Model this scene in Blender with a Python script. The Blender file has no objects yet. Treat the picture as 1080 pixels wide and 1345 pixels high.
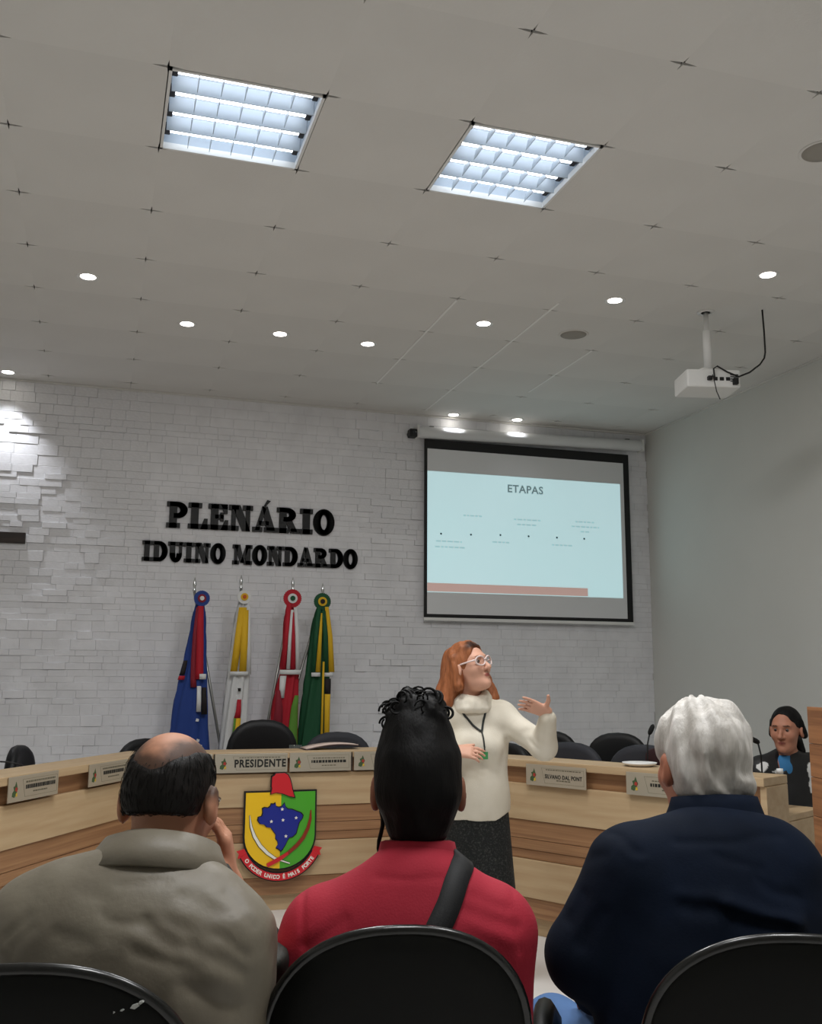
import bpy, bmesh, math, random
import numpy as np
from mathutils import Vector, Matrix
R_ = math.radians
SC = bpy.context.scene
COL = SC.collection
random.seed(7)
RNG = np.random.default_rng(7)
LAMP = 1.0

# ------------------------------------------------------------------ camera, world, exposure
YAW, PITCH, ROLL = -0.3034, 0.1660, -0.0053
CX, CY, CZ = -0.1381, -3.6041, 1.38
cam = bpy.data.cameras.new('camera')
cam.sensor_fit = 'HORIZONTAL'; cam.sensor_width = 36.0
cam.lens = 1299.05 / 1080 * 36.0
cam.clip_start = 0.05
cam_o = bpy.data.objects.new('camera', cam); COL.objects.link(cam_o)
cam_o.matrix_world = (Matrix.Translation((CX, CY, CZ)) @ Matrix.Rotation(YAW, 4, 'Z') @ Matrix.Rotation(PITCH, 4, 'X')
                      @ Matrix.Rotation(ROLL, 4, 'Y') @ Matrix.Rotation(math.pi / 2, 4, 'X'))
SC.camera = cam_o
SC.view_settings.view_transform = 'Standard'
SC.view_settings.look = 'None'
SC.view_settings.gamma = 1.0
SC.view_settings.use_curve_mapping = False
SC.view_settings.exposure = -0.35
SC.cycles.use_denoising = True
SC.cycles.max_bounces = 8
SC.cycles.diffuse_bounces = 5
SC.cycles.sample_clamp_indirect = 4.0
wd = bpy.data.worlds.new('world'); SC.world = wd; wd.use_nodes = True
wd.node_tree.nodes['Background'].inputs[0].default_value = (0.75, 0.8, 0.9, 1)
wd.node_tree.nodes['Background'].inputs[1].default_value = 0.05
TUBE_E, TROFFER_W, SPOT_W, SLIDE_E = 6.0, 42.0, 8.0, 0.74

# ------------------------------------------------------------------ materials
def lin(c):
    if isinstance(c, str):
        c = [int(c[i:i + 2], 16) / 255 for i in (0, 2, 4)]
    return tuple((x / 12.92 if x <= 0.04045 else ((x + 0.055) / 1.055) ** 2.4) for x in c[:3]) + (1.0,)
MATS = {}
def mat(name, c, rough=0.6, metal=0.0, bump=0.0, bscale=60.0, c2=None, cscale=4.0, stretch=None, emit=0.0, vcol=False,
        spec=0.5, bdist=0.004, coat=0.0, alpha=None, trans=0.0, detail=4.0, mixpos=(0.35, 0.65)):
    if name in MATS: return MATS[name]
    m = bpy.data.materials.new(name); m.use_nodes = True; MATS[name] = m
    nt = m.node_tree; N = nt.nodes; L = nt.links; b = N['Principled BSDF']
    b.inputs['Base Color'].default_value = lin(c)
    b.inputs['Roughness'].default_value = rough
    b.inputs['Metallic'].default_value = metal
    b.inputs['Specular IOR Level'].default_value = spec
    b.inputs['Coat Weight'].default_value = coat
    if trans: b.inputs['Transmission Weight'].default_value = trans
    if emit:
        b.inputs['Emission Color'].default_value = lin(c); b.inputs['Emission Strength'].default_value = emit
    tc = N.new('ShaderNodeTexCoord'); mp = N.new('ShaderNodeMapping'); L.new(tc.outputs['Object'], mp.inputs['Vector'])
    if stretch: mp.inputs['Scale'].default_value = stretch
    base = None
    if c2 is not None:
        n = N.new('ShaderNodeTexNoise'); n.inputs['Scale'].default_value = cscale; n.inputs['Detail'].default_value = detail
        L.new(mp.outputs['Vector'], n.inputs['Vector'])
        r = N.new('ShaderNodeValToRGB'); r.color_ramp.elements[0].color = lin(c); r.color_ramp.elements[1].color = lin(c2)
        r.color_ramp.elements[0].position, r.color_ramp.elements[1].position = mixpos
        L.new(n.outputs['Fac'], r.inputs['Fac']); base = r.outputs['Color']
    if vcol:
        a = N.new('ShaderNodeVertexColor'); a.layer_name = 'Col'
        if base is not None:
            mx = N.new('ShaderNodeMix'); mx.data_type = 'RGBA'; mx.blend_type = 'MULTIPLY'; mx.inputs[0].default_value = 1
            L.new(base, mx.inputs[6]); L.new(a.outputs['Color'], mx.inputs[7]); base = mx.outputs[2]
        else: base = a.outputs['Color']
    if base is not None: L.new(base, b.inputs['Base Color'])
    if bump:
        n2 = N.new('ShaderNodeTexNoise'); n2.inputs['Scale'].default_value = bscale; n2.inputs['Detail'].default_value = 5
        L.new(mp.outputs['Vector'], n2.inputs['Vector'])
        bp = N.new('ShaderNodeBump'); bp.inputs['Strength'].default_value = bump; bp.inputs['Distance'].default_value = bdist
        L.new(n2.outputs['Fac'], bp.inputs['Height']); L.new(bp.outputs['Normal'], b.inputs['Normal'])
    return m
M_CEIL = mat('ceiling_tile_white', 'DDDBD7', 0.9, bump=0.25, bscale=90, c2='D7D5D1', cscale=1.2)
M_PLEN = mat('plenum_dark', '4A463E', 0.95, bump=0.1)
M_TBAR = mat('runner_white', 'F0EFEC', 0.5, bump=0.05)
M_WALL = mat('plaster_grey', 'D8D8D3', 0.8, bump=0.12, bscale=40, c2='D2D2CD', cscale=0.9)
M_BRICK = mat('brick_white', 'ECECEF', 0.75, bump=0.55, bscale=28, bdist=0.006, c2='E3E3E6', cscale=6)
M_FLOOR = mat('floor_porcelain', 'E8E6E3', 0.28, bump=0.02, c2='E1DFDB', cscale=2)
M_CREAM = mat('pale_ash_wood', 'BFA682', 0.5, bump=0.08, bscale=40, c2='B39773', cscale=3.0, stretch=(0.6, 6, 9))
M_BROWN = mat('brown_freijo_wood', 'A37B56', 0.5, bump=0.12, bscale=40, c2='8A6344', cscale=3.2, stretch=(0.5, 8, 22))
M_LECT = mat('reddish_oak_wood', '9C6B45', 0.5, bump=0.1, bscale=40, c2='7C5133', cscale=3, stretch=(0.6, 0.6, 20))
M_BLACK = mat('black_paint', '08080A', 0.55, bump=0.1)
M_BPLAS = mat('black_plastic_shell', '060705', 0.5, spec=.2, bump=0.25, bscale=220, bdist=0.001)
M_RIM = mat('chair_rim_plastic', '101110', 0.26, spec=.6, bump=0.05)
M_LEATH = mat('black_leather', '101114', 0.5, spec=.3, bump=0.35, bscale=90, bdist=0.002)
M_FAB = mat('dark_grey_fabric', '2A2C33', 0.7, bump=0.4, bscale=300, bdist=0.001)
M_CHROME = mat('chrome', 'C8C8C8', 0.2, 1.0, bump=0.02)
M_STEEL = mat('grey_steel', '8A8C8A', 0.35, 1.0, bump=0.02)
M_WHITEP = mat('white_plastic', 'E6E6E4', 0.4, bump=0.04)
M_REFL = mat('lamp_reflector', 'AEB8C2', 0.4, bump=0.03)
M_TUBE = mat('lit_tube', 'F2F8FF', 0.4, emit=TUBE_E, bump=0.01)
M_LENS = mat('lit_lens', 'FFF9EC', 0.4, emit=14, bump=0.01)
M_CABLE = mat('black_cable', '151515', 0.5, bump=0.05)
M_DWOOD = mat('dark_cross_wood', '2A1A10', 0.5, bump=0.2, c2='1C110A', cscale=5, stretch=(0.5, 8, 8))

# ------------------------------------------------------------------ object helpers
def tag(o, label=None, cat=None, group=None, kind=None):
    if label: o['label'] = label
    if cat: o['category'] = cat
    if group: o['group'] = group
    if kind: o['kind'] = kind
    return o
def link(name, me, m=None, parent=None, loc=None, rotz=0.0):
    if m is not None and not me.materials: me.materials.append(m)
    o = bpy.data.objects.new(name, me); COL.objects.link(o)
    if parent is not None: o.parent = parent
    if loc is not None: o.location = loc
    if rotz: o.rotation_euler = (0, 0, rotz)
    return o
def empty(name, loc=(0, 0, 0), rotz=0.0, label=None, cat=None, group=None):
    o = bpy.data.objects.new(name, None); COL.objects.link(o)
    o.empty_display_size = 0.1; o.location = loc; o.rotation_euler = (0, 0, rotz)
    return tag(o, label, cat, group)
def copy_tree(o, parent=None):
    c = o.copy(); COL.objects.link(c)
    if parent is not None: c.parent = parent
    for ch in list(o.children): copy_tree(ch, c)
    return c
def mesh(name, V, F, smooth=False):
    me = bpy.data.meshes.new(name); me.from_pydata([tuple(v) for v in V], [], [tuple(f) for f in F]); me.update()
    if smooth: me.polygons.foreach_set('use_smooth', [True] * len(me.polygons))
    return me
class MB:
    """collects shapes, becomes one mesh"""
    def __init__(s): s.V = []; s.F = []; s.S = []
    def add(s, V, F, smooth=False):
        n = len(s.V); s.V += [tuple(v) for v in V]; s.F += [tuple(i + n for i in f) for f in F]; s.S += [smooth] * len(F); return s
    def box(s, x0, x1, y0, y1, z0, z1):
        V = [(x, y, z) for z in (z0, z1) for y in (y0, y1) for x in (x0, x1)]
        return s.add(V, [(0, 2, 3, 1), (4, 5, 7, 6), (0, 1, 5, 4), (2, 6, 7, 3), (0, 4, 6, 2), (1, 3, 7, 5)])
    def prism(s, P, z0, z1):
        """outline in xy, extruded along z"""
        n = len(P)
        V = [(x, y, z0) for x, y in P] + [(x, y, z1) for x, y in P]
        F = [tuple(range(n))[::-1], tuple(range(n, 2 * n))] + [(i, (i + 1) % n, n + (i + 1) % n, n + i) for i in range(n)]
        return s.add(V, F)
    def plate(s, P, y0, y1):
        """outline in xz, extruded along y (y0 front)"""
        n = len(P)
        V = [(x, y0, z) for x, z in P] + [(x, y1, z) for x, z in P]
        F = [tuple(range(n)), tuple(range(n, 2 * n))[::-1]] + [(i, n + i, n + (i + 1) % n, (i + 1) % n) for i in range(n)]
        return s.add(V, F)
    def tube(s, pts, r, seg=8, closed=False, cap=True):
        pts = [Vector(p) for p in pts]; n = len(pts)
        rs = r if isinstance(r, (list, tuple)) else [r] * n
        V = []; up = None
        for i, p in enumerate(pts):
            a = pts[(i - 1) % n] if (closed or i > 0) else p
            b = pts[(i + 1) % n] if (closed or i < n - 1) else p
            t = (b - a).normalized()
            if up is None:
                up = Vector((0, 0, 1)) if abs(t.z) < 0.9 else Vector((1, 0, 0))
            x = (up - t * up.dot(t))
            x = x.normalized() if x.length > 1e-6 else t.orthogonal().normalized()
            up = x; y = t.cross(x)
            for k in range(seg):
                q = 2 * math.pi * k / seg
                V.append(p + (x * math.cos(q) + y * math.sin(q)) * rs[i])
        F = []
        for i in range(n if closed else n - 1):
            j = (i + 1) % n
            for k in range(seg):
                l = (k + 1) % seg
                F.append((i * seg + k, i * seg + l, j * seg + l, j * seg + k))
        if cap and not closed:
            F.append(tuple(range(seg))[::-1]); F.append(tuple(range((n - 1) * seg, n * seg)))
        return s.add(V, F, True)
    def lathe(s, prof, c=(0, 0, 0), seg=20, smooth=True):
        V = []; n = len(prof)
        for r, z in prof:
            for k in range(seg):
                q = 2 * math.pi * k / seg
                V.append((c[0] + r * math.cos(q), c[1] + r * math.sin(q), c[2] + z))
        F = [(i * seg + k, i * seg + (k + 1) % seg, (i + 1) * seg + (k + 1) % seg, (i + 1) * seg + k) for i in range(n - 1) for k in range(seg)]
        F.append(tuple(range(seg))[::-1]); F.append(tuple(range((n - 1) * seg, n * seg)))
        return s.add(V, F, smooth)
    def grid(s, rows, closed=False, smooth=True):
        n = len(rows); k = len(rows[0]); V = [v for r in rows for v in r]; F = []
        for i in range(n - 1):
            for j in range(k if closed else k - 1):
                F.append((i * k + j, i * k + (j + 1) % k, (i + 1) * k + (j + 1) % k, (i + 1) * k + j))
        return s.add(V, F, smooth)
    def me(s, name, bevel=0.0):
        m = bpy.data.meshes.new(name); m.from_pydata(s.V, [], s.F); m.update()
        m.polygons.foreach_set('use_smooth', s.S)
        if bevel:
            b = bmesh.new(); b.from_mesh(m)
            es = [e for e in b.edges if len(e.link_faces) == 2 and e.calc_face_angle(0) > 0.6]
            bmesh.ops.bevel(b, geom=es, offset=bevel, segments=2, affect='EDGES', profile=0.6, clamp_overlap=True)
            b.to_mesh(m); b.free()
        return m
    def build(s, name, m, parent=None, loc=None, rotz=0.0, bevel=0.0):
        return link(name, s.me(name, bevel), m, parent, loc, rotz)
def box(name, m, x0, x1, y0, y1, z0, z1, parent=None, bevel=0.0):
    return MB().box(x0, x1, y0, y1, z0, z1).build(name, m, parent, bevel=bevel)
def solid(o, t, off=0.0):
    md = o.modifiers.new('solid', 'SOLIDIFY'); md.thickness = t; md.offset = off; return o
def text_mesh(name, body, size, bold=0.0, sx=1.0, depth=0.0008, space=1.0):
    """lettering lying in the xz plane, centred, reading towards -y"""
    cu = bpy.data.curves.new(name, 'FONT'); cu.body = body; cu.size = size; cu.align_x = 'CENTER'; cu.align_y = 'CENTER'
    cu.offset = bold; cu.extrude = depth; cu.resolution_u = 3; cu.space_character = space
    o = bpy.data.objects.new(name, cu); COL.objects.link(o)
    dg = bpy.context.evaluated_depsgraph_get(); me = bpy.data.meshes.new_from_object(o.evaluated_get(dg))
    bpy.data.objects.remove(o); bpy.data.curves.remove(cu)
    me.materials.clear()
    me.transform(Matrix.Rotation(math.pi / 2, 4, 'X') @ Matrix.Diagonal((sx, 1, 1, 1)))
    return me

# ------------------------------------------------------------------ signed-distance modelling (bodies, hair, cloth)
def V3(*a): return np.array(a, dtype=np.float32)
def capd(P, a, b, ra, rb):
    a = np.asarray(a, np.float32); ba = np.asarray(b, np.float32) - a; pa = P - a
    h = np.clip(pa @ ba / max(float(ba @ ba), 1e-9), 0, 1)
    return np.sqrt(((pa - h[:, None] * ba) ** 2).sum(1)) - (ra + (rb - ra) * h)
def elld(P, c, r, M=None):
    q = P - np.asarray(c, np.float32)
    if M is not None: q = q @ M
    r = np.asarray(r, np.float32); k0 = np.sqrt(((q / r) ** 2).sum(1)); k1 = np.sqrt(((q / (r * r)) ** 2).sum(1))
    return k0 * (k0 - 1) / np.maximum(k1, 1e-6)
def smin(a, b, k):
    if k <= 0: return np.minimum(a, b)
    h = np.maximum(k - np.abs(a - b), 0) / k
    return np.minimum(a, b) - h * h * k * 0.25
def smax(a, b, k): return -smin(-a, -b, k)
def fold(P, prims, k=0.03):
    d = None
    for p in prims:
        if p[0] == 'c': e = capd(P, *p[1:5]); kk = p[5] if len(p) > 5 else k
        else: e = elld(P, *p[1:4]) if len(p) > 3 and p[3] is not None else elld(P, p[1], p[2]); kk = p[4] if len(p) > 4 else k
        d = e if d is None else smin(d, e, kk)
    return d
def _hash(i, j, k):
    n = (i * 73856093) ^ (j * 19349663) ^ (k * 83492791)
    n = (n ^ (n >> 13)) * 1274126177
    return ((n ^ (n >> 16)) & 0xffff).astype(np.float32) / 32768.0 - 1.0
def vnoise(P):
    f = np.floor(P); t = (P - f).astype(np.float32); f = f.astype(np.int64); t = t * t * (3 - 2 * t); o = 0
    for a in (0, 1):
        wa = t[:, 0] if a else 1 - t[:, 0]
        for b in (0, 1):
            wb = t[:, 1] if b else 1 - t[:, 1]
            for c in (0, 1):
                wc = t[:, 2] if c else 1 - t[:, 2]
                o = o + wa * wb * wc * _hash(f[:, 0] + a, f[:, 1] + b, f[:, 2] + c)
    return o
def surfnet(V, lo, h):
    V = np.pad(V, 1, constant_values=1.0); lo = lo - h
    s = V < 0; nx, ny, nz = V.shape
    c = np.zeros((nx - 1, ny - 1, nz - 1), np.int8)
    for a in (0, 1):
        for b in (0, 1):
            for d in (0, 1):
                c += s[a:nx - 1 + a, b:ny - 1 + b, d:nz - 1 + d]
    I, J, K = np.nonzero((c > 0) & (c < 8))
    idx = -np.ones(c.shape, np.int64); idx[I, J, K] = np.arange(len(I))
    pos = np.zeros((len(I), 3), np.float32); cnt = np.zeros(len(I), np.float32)
    for ax in range(3):
        o1, o2 = [q for q in range(3) if q != ax]
        for u in (0, 1):
            for w in (0, 1):
                A = [0, 0, 0]; A[o1] = u; A[o2] = w; B = list(A); B[ax] = 1
                va = V[I + A[0], J + A[1], K + A[2]]; vb = V[I + B[0], J + B[1], K + B[2]]
                m = (va < 0) != (vb < 0); t = np.where(m, va / np.where(m, va - vb, 1), 0)
                q = np.zeros((len(I), 3), np.float32); q[:, 0] = A[0]; q[:, 1] = A[1]; q[:, 2] = A[2]; q[:, ax] += t
                pos += q * m[:, None]; cnt += m
    pos = (np.stack([I, J, K], 1) + pos / cnt[:, None]) * h + lo
    F = []
    for ax in range(3):
        o1, o2 = (ax + 1) % 3, (ax + 2) % 3
        sl = [slice(0, -1) if q == ax else slice(1, -1) for q in range(3)]; sh = [slice(1, None) if q == ax else slice(1, -1) for q in range(3)]
        m = s[tuple(sl)] != s[tuple(sh)]; Q = list(np.nonzero(m))
        for q in range(3):
            if q != ax: Q[q] = Q[q] + 1
        inside = s[Q[0], Q[1], Q[2]]
        def g(d1, d2):
            W = [Q[0], Q[1], Q[2]]; W[o1] = W[o1] - d1; W[o2] = W[o2] - d2
            return idx[W[0], W[1], W[2]]
        q4 = np.stack([g(1, 1), g(0, 1), g(0, 0), g(1, 0)], 1)
        q4[~inside] = q4[~inside][:, ::-1]; F.append(q4)
    return pos, np.concatenate(F)
def sdf_mesh(f, lo, hi, h, B=8):
    lo = np.asarray(lo, np.float32); hi = np.asarray(hi, np.float32)
    n = np.maximum(np.ceil((hi - lo) / h / B).astype(int), 1)
    g = np.stack(np.meshgrid(*[np.arange(k) for k in n], indexing='ij'), -1).reshape(-1, 3)
    cen = (lo + (g * B + (B - 1) / 2) * h).astype(np.float32)
    d = f(cen).astype(np.float32)
    A = np.repeat(d, B ** 3).reshape(-1, B, B, B)
    keep = np.nonzero(np.abs(d) < B * h * 0.87 * 1.3 + 0.014)[0]
    off = (np.stack(np.meshgrid(*[np.arange(B)] * 3, indexing='ij'), -1).reshape(-1, 3) * h).astype(np.float32)
    for k in range(0, len(keep), 300):
        kk = keep[k:k + 300]
        P = ((lo + g[kk] * B * h)[:, None, :] + off[None]).reshape(-1, 3).astype(np.float32)
        A[kk] = f(P).reshape(-1, B, B, B)
    V = A.reshape(n[0], n[1], n[2], B, B, B).transpose(0, 3, 1, 4, 2, 5).reshape(n * B)
    return surfnet(V, lo, h)
def np_mesh(name, V, F, smooth=True, col=None):
    me = bpy.data.meshes.new(name); V = np.asarray(V, np.float32); F = np.asarray(F)
    k = F.shape[1]
    me.vertices.add(len(V)); me.vertices.foreach_set('co', V.ravel())
    me.loops.add(F.size); me.loops.foreach_set('vertex_index', F.ravel().astype(np.int32))
    me.polygons.add(len(F)); me.polygons.foreach_set('loop_start', np.arange(0, F.size, k, dtype=np.int32))
    me.update(calc_edges=True); me.validate()
    me.polygons.foreach_set('use_smooth', np.full(len(me.polygons), smooth))
    if col is not None:
        at = me.color_attributes.new('Col', 'FLOAT_COLOR', 'POINT')
        at.data.foreach_set('color', np.concatenate([col, np.ones((len(col), 1))], 1).astype(np.float32).ravel())
    return me
def grad(f, X, e=0.002):
    g = np.stack([f(X + np.eye(3, dtype=np.float32)[i] * e) - f(X - np.eye(3, dtype=np.float32)[i] * e) for i in range(3)], 1)
    return g / np.maximum(np.linalg.norm(g, axis=1, keepdims=True), 1e-6)
def unit(v):
    v = np.asarray(v, np.float32); return v / max(np.linalg.norm(v), 1e-9)

# ------------------------------------------------------------------ room shell
ZT = 3.70                       # ceiling height
XL, XR, YB, YF = -2.9, 4.78, -8.0, 4.58
T = 0.625                       # ceiling module
def struct(o): return tag(o, kind='structure')
floor = struct(box('floor', M_FLOOR, XL - .1, XR + .1, YB - .1, YF + .1, -0.1, 0))
wall_right = struct(box('wall_right', M_WALL, XR, XR + .15, YB, YF + .1, 0, ZT + .3))
wall_left = struct(box('wall_left', M_WALL, XL - .15, XL, YB, YF + .1, 0, ZT + .3))
wall_back = struct(box('wall_back', M_WALL, XL, XR, YB - .15, YB, 0, ZT + .3))
wall_front = struct(box('wall_front', M_BRICK, XL - .1, XR + .1, YF, YF + .15, 0, ZT + .3))
ceiling = struct(box('ceiling', M_PLEN, XL - .1, XR + .1, YB - .1, YF + .1, ZT + 0.1, ZT + 0.2))
# white relief bricks on the front wall
def brick_me():
    m = MB(); a, b = 0.5, 0.488
    V = [(-a, 0, -a), (a, 0, -a), (a, 0, a), (-a, 0, a), (-a, -.8, -a), (a, -.8, -a), (a, -.8, a), (-a, -.8, a),
         (-b, -1, -.465), (b, -1, -.465), (b, -1, .465), (-b, -1, .465)]
    F = [(0, 1, 5, 4), (1, 2, 6, 5), (2, 3, 7, 6), (3, 0, 4, 7), (4, 5, 9, 8), (5, 6, 10, 9), (6, 7, 11, 10), (7, 4, 8, 11), (8, 9, 10, 11)]
    return mesh('brick', V, F)
BR = brick_me(); BR.materials.append(M_BRICK)
bricks = []
z = 0.0; row = 0
while z < ZT - 0.01:
    hgt = random.choice([0.045, 0.052, 0.06, 0.085]); hgt = min(hgt, ZT - z)
    x = XL + random.uniform(-.1, 0)
    while x < XR:
        w = random.uniform(0.08, 0.21)
        x1 = min(x + w, XR)
        if x1 - max(x, XL) > 0.02:
            bricks.append((max(x, XL), x1, z, z + hgt, random.choice([.011, .014, .017, .020, .026]) * random.uniform(.85, 1.1) if x < -.15 or 1.9 < x < 2.6 else random.choice([.0145, .0155, .016, .0165, .0175]), random.uniform(-.012, .012)))
        x = x1
    z += hgt; row += 1
def seen(b):
    cx, cz = (b[0] + b[1]) / 2, (b[2] + b[3]) / 2
    if -0.98 < cx < -0.08 and 2.5 < cz: return 0
    if 2.0 < cx < 2.52 and 2.6 < cz < 3.45: return 1
    if -0.98 < cx < 0.2 and 2.1 < cz: return 2
    return 9
order = sorted(range(len(bricks)), key=lambda i: (seen(bricks[i]), i))
single = set(order[:300])
sv, sf = [], []
bv = np.array([v.co for v in BR.vertices]); bf = [list(p.vertices) for p in BR.polygons]
for i, (x0, x1, z0, z1, d, tw) in enumerate(bricks):
    gx = 0.0002
    c = ((x0 + x1) / 2, YF, (z0 + z1) / 2); s = (x1 - x0 - gx, d, z1 - z0 - gx)
    if i in single:
        o = link('brick', BR, None, wall_front, c); o.scale = s; o.rotation_euler = (0, tw, 0)
    else:
        n = len(sv) * 12
        sv.append(bv * np.array(s) + np.array(c)); sf += [[k + n for k in f] for f in bf]
m = bpy.data.meshes.new('small_bricks'); m.from_pydata(np.concatenate(sv).tolist(), [], sf); m.update()
tag(link('relief_bricks', m, M_BRICK, wall_front), kind='stuff')

# suspended ceiling: square tiles whose corners stop short of the runners
def tile_outline():
    e, h = T / 2, T / 2
    g, n, a, b = 0.00005, 0.0075, 0.062, 0.045      # seam, notch depth, notch length along x, along y
    P = []
    for sx, sy in ((-1, -1), (1, -1), (1, 1), (-1, 1)):
        X, Y = sx * h, sy * h
        q = [(X - sx * g, Y - sy * b), (X - sx * n * .35, Y - sy * b * .5), (X - sx * n * .55, Y - sy * n), (X - sx * a * .5, Y - sy * n * .8), (X - sx * a, Y - sy * g)]
        if sx * sy < 0: q = q[::-1]
        # order so the outline runs counter-clockwise
        P += q[::-1] if sx * sy > 0 and False else q
    return P
def ccw(P):
    c = (sum(p[0] for p in P) / len(P), sum(p[1] for p in P) / len(P))
    return sorted(P, key=lambda p: math.atan2(p[1] - c[1], p[0] - c[0]))
TP = ccw(tile_outline())
TM = MB().prism(TP, 0.0, 0.012).me('ceiling_tile'); TM.materials.append(M_CEIL)
LIGHTS = [(0, 0), (2, 0), (0, -4), (2, -4)]
rest = MB()
ix0, ix1 = math.floor(XL / T), math.ceil(XR / T); iy0, iy1 = math.floor(YB / T), math.ceil(YF / T)
for ix in range(ix0, ix1):
    for iy in range(iy0, iy1):
        if (ix, iy) in LIGHTS: continue
        x0, x1 = max(ix * T, XL), min(ix * T + T, XR); y0, y1 = max(iy * T, YB), min(iy * T + T, YF)
        full = abs(x1 - x0 - T) < 1e-6 and abs(y1 - y0 - T) < 1e-6
        dz = 0.0
        if iy < -4 or ix < -3:
            rest.box(x0 + .001, x1 - .001, y0 + .001, y1 - .001, ZT, ZT + .012); continue
        if full:
            link('ceiling_tile', TM, None, ceiling, (x0 + T / 2, y0 + T / 2, ZT + dz))
        else:   # cut tiles along the walls
            P = [(min(max(px + ix * T + T / 2, x0 + .0009), x1 - .0009), min(max(py + iy * T + T / 2, y0 + .0009), y1 - .0009)) for px, py in TP]
            U = []
            for p in P:
                if not U or (abs(p[0] - U[-1][0]) + abs(p[1] - U[-1][1]) > 1e-5): U.append(p)
            MB().prism(U, ZT + dz, ZT + dz + .012).build('ceiling_tile', M_CEIL, ceiling)
tag(rest.build('far_ceiling_tiles', M_CEIL, ceiling), kind='stuff')
for cx_, y0, y1 in ((3, 1.9, 3.75), (4, 1.75, 4.4), (5, 2.5, 3.6)):
    box('ceiling_runner', M_TBAR, cx_ * T - .007, cx_ * T + .007, y0, y1, ZT - .003, ZT + .004, ceiling)
# slim white angle where the ceiling meets the walls
struct(box('trim_1', M_CEIL, XL, XR, YF - .04, YF, ZT - .016, ZT, bevel=.002))
struct(box('trim_2', M_CEIL, XR - .022, XR, YB, YF - .05, ZT - .012, ZT, bevel=.002))
struct(box('baseboard_right', M_WHITEP, XR - .015, XR, YB, YF - .03, 0, .1, bevel=.003))

# ------------------------------------------------------------------ recessed fluorescent fittings
def troffer(ix, iy, label):
    t = empty('ceiling_light', (ix * T + T / 2, iy * T + T / 2, ZT), 0, label, 'ceiling light', 'four tube ceiling lights')
    e = T / 2 - .004; d = 0.085
    h = MB()
    for x0, x1, y0, y1 in ((-e, e, -e, -e + .012), (-e, e, e - .012, e), (-e, -e + .012, -e, e), (e - .012, e, -e, e)):
        h.box(x0, x1, y0, y1, -.004, .026)
    h.build('frame', M_WHITEP, t)
    h = MB(); h.box(-e, e, -e, e, d, d + .004)
    for x0, x1, y0, y1 in ((-e, e, -e, -e + .004), (-e, e, e - .004, e), (-e, -e + .004, -e, e), (e - .004, e, -e, e)):
        h.box(x0, x1, y0, y1, .02, d)
    h.build('housing', M_REFL, t)
    tm = MB().tube([(-.275, 0, 0), (.275, 0, 0)], .016, 10).me('tube'); tm.materials.append(M_TUBE)
    sm = MB().box(-.012, .012, -.02, .02, -.02, .02).me('socket', .004); sm.materials.append(M_FAB)
    bm_ = MB()
    bm_.plate([(-.055, 0), (.055, 0), (.03, .034), (-.03, .034)], -.0012, .0012)
    bl = bm_.me('cross_blade'); bl.transform(Matrix.Rotation(math.pi / 2, 4, 'Z')); bl.materials.append(M_REFL)
    fin = MB().plate([(-.002, .002), (.002, .002), (.016, .062), (-.016, .062)], -.29, .29).me('reflector_fin')
    fin.transform(Matrix.Rotation(math.pi / 2, 4, 'Z')); fin.materials.append(M_REFL)
    ys = [-.225, -.075, .075, .225]
    for y in ys:
        link('tube', tm, None, t, (0, y, .052))
        for sx in (-1, 1): link('socket', sm, None, t, (sx * .283, y, .052))
        for x in (-.19, -.095, 0, .095, .19): link('cross_blade', bl, None, t, (x, y, .002))
    for y in (-.15, 0, .15): link('reflector_fin', fin, None, t, (0, y, 0))
    l = bpy.data.lights.new('tube_lamp', 'AREA'); l.shape = 'SQUARE'; l.size = .56; l.energy = TROFFER_W; l.color = (1, 1, 1)
    o = bpy.data.objects.new('lamp', l); COL.objects.link(o); o.parent = t; o.location = (0, 0, -.006)
    return t
for (ix, iy), lb in zip(LIGHTS, ('recessed four tube ceiling light, the one of the visible pair nearer the left wall', 'recessed four tube ceiling light, the visible one nearer the projector screen',
                                 'recessed four tube ceiling light above the man in the olive vest', 'recessed four tube ceiling light above the man in navy')):
    troffer(ix, iy, lb)

# ------------------------------------------------------------------ recessed spotlights
def spot(x, y, label, w=1.0, near=False):
    t = empty('downlight', (x, y, ZT), 0, label, 'spotlight', 'round recessed ceiling spotlights')
    MB().lathe([(.046, -.001), (.062, -.006), (.064, -.002), (.064, .01), (.046, .01)], seg=24).build('trim_ring', M_WHITEP, t)
    MB().lathe([(.001, -.004), (.03, -.0045), (.047, -.0005), (.047, .006), (.001, .006)], seg=20).build('lens', M_LENS, t)
    l = bpy.data.lights.new('spot_lamp', 'SPOT'); l.energy = SPOT_W * w; l.spot_size = R_(86); l.spot_blend = 0.8
    l.shadow_soft_size = 0.03; l.color = (1, .96, .9) if not near else (.93, .95, 1)
    o = bpy.data.objects.new('lamp', l); COL.objects.link(o); o.parent = t; o.location = (0, 0, -.03)
spot(-.3125, 2.235, 'lit recessed spotlight, single one nearest the left edge of the ceiling curve')
spot(.3125, 2.86, 'lit recessed spotlight, left one of the level row of three')
spot(.9375, 2.86, 'lit recessed spotlight, middle one of the level row of three')
spot(1.5625, 2.87, 'lit recessed spotlight, right one of the level row of three')
spot(2.1875, 2.235, 'lit recessed spotlight just left of the round ceiling speaker')
spot(2.8125, 1.60, 'lit recessed spotlight between the round speaker and the projector pole')
spot(3.46, .97, 'lit recessed spotlight above the projector cable')
spot(-.92, 4.38, 'small lit spotlight washing the relief bricks above the cross', 7.0, True)
spot(2.783, 4.47, 'small lit spotlight above the left end of the screen case', 2.4, True)
spot(3.391, 4.45, 'small lit spotlight above the middle of the screen case', 1.2, True)
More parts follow.
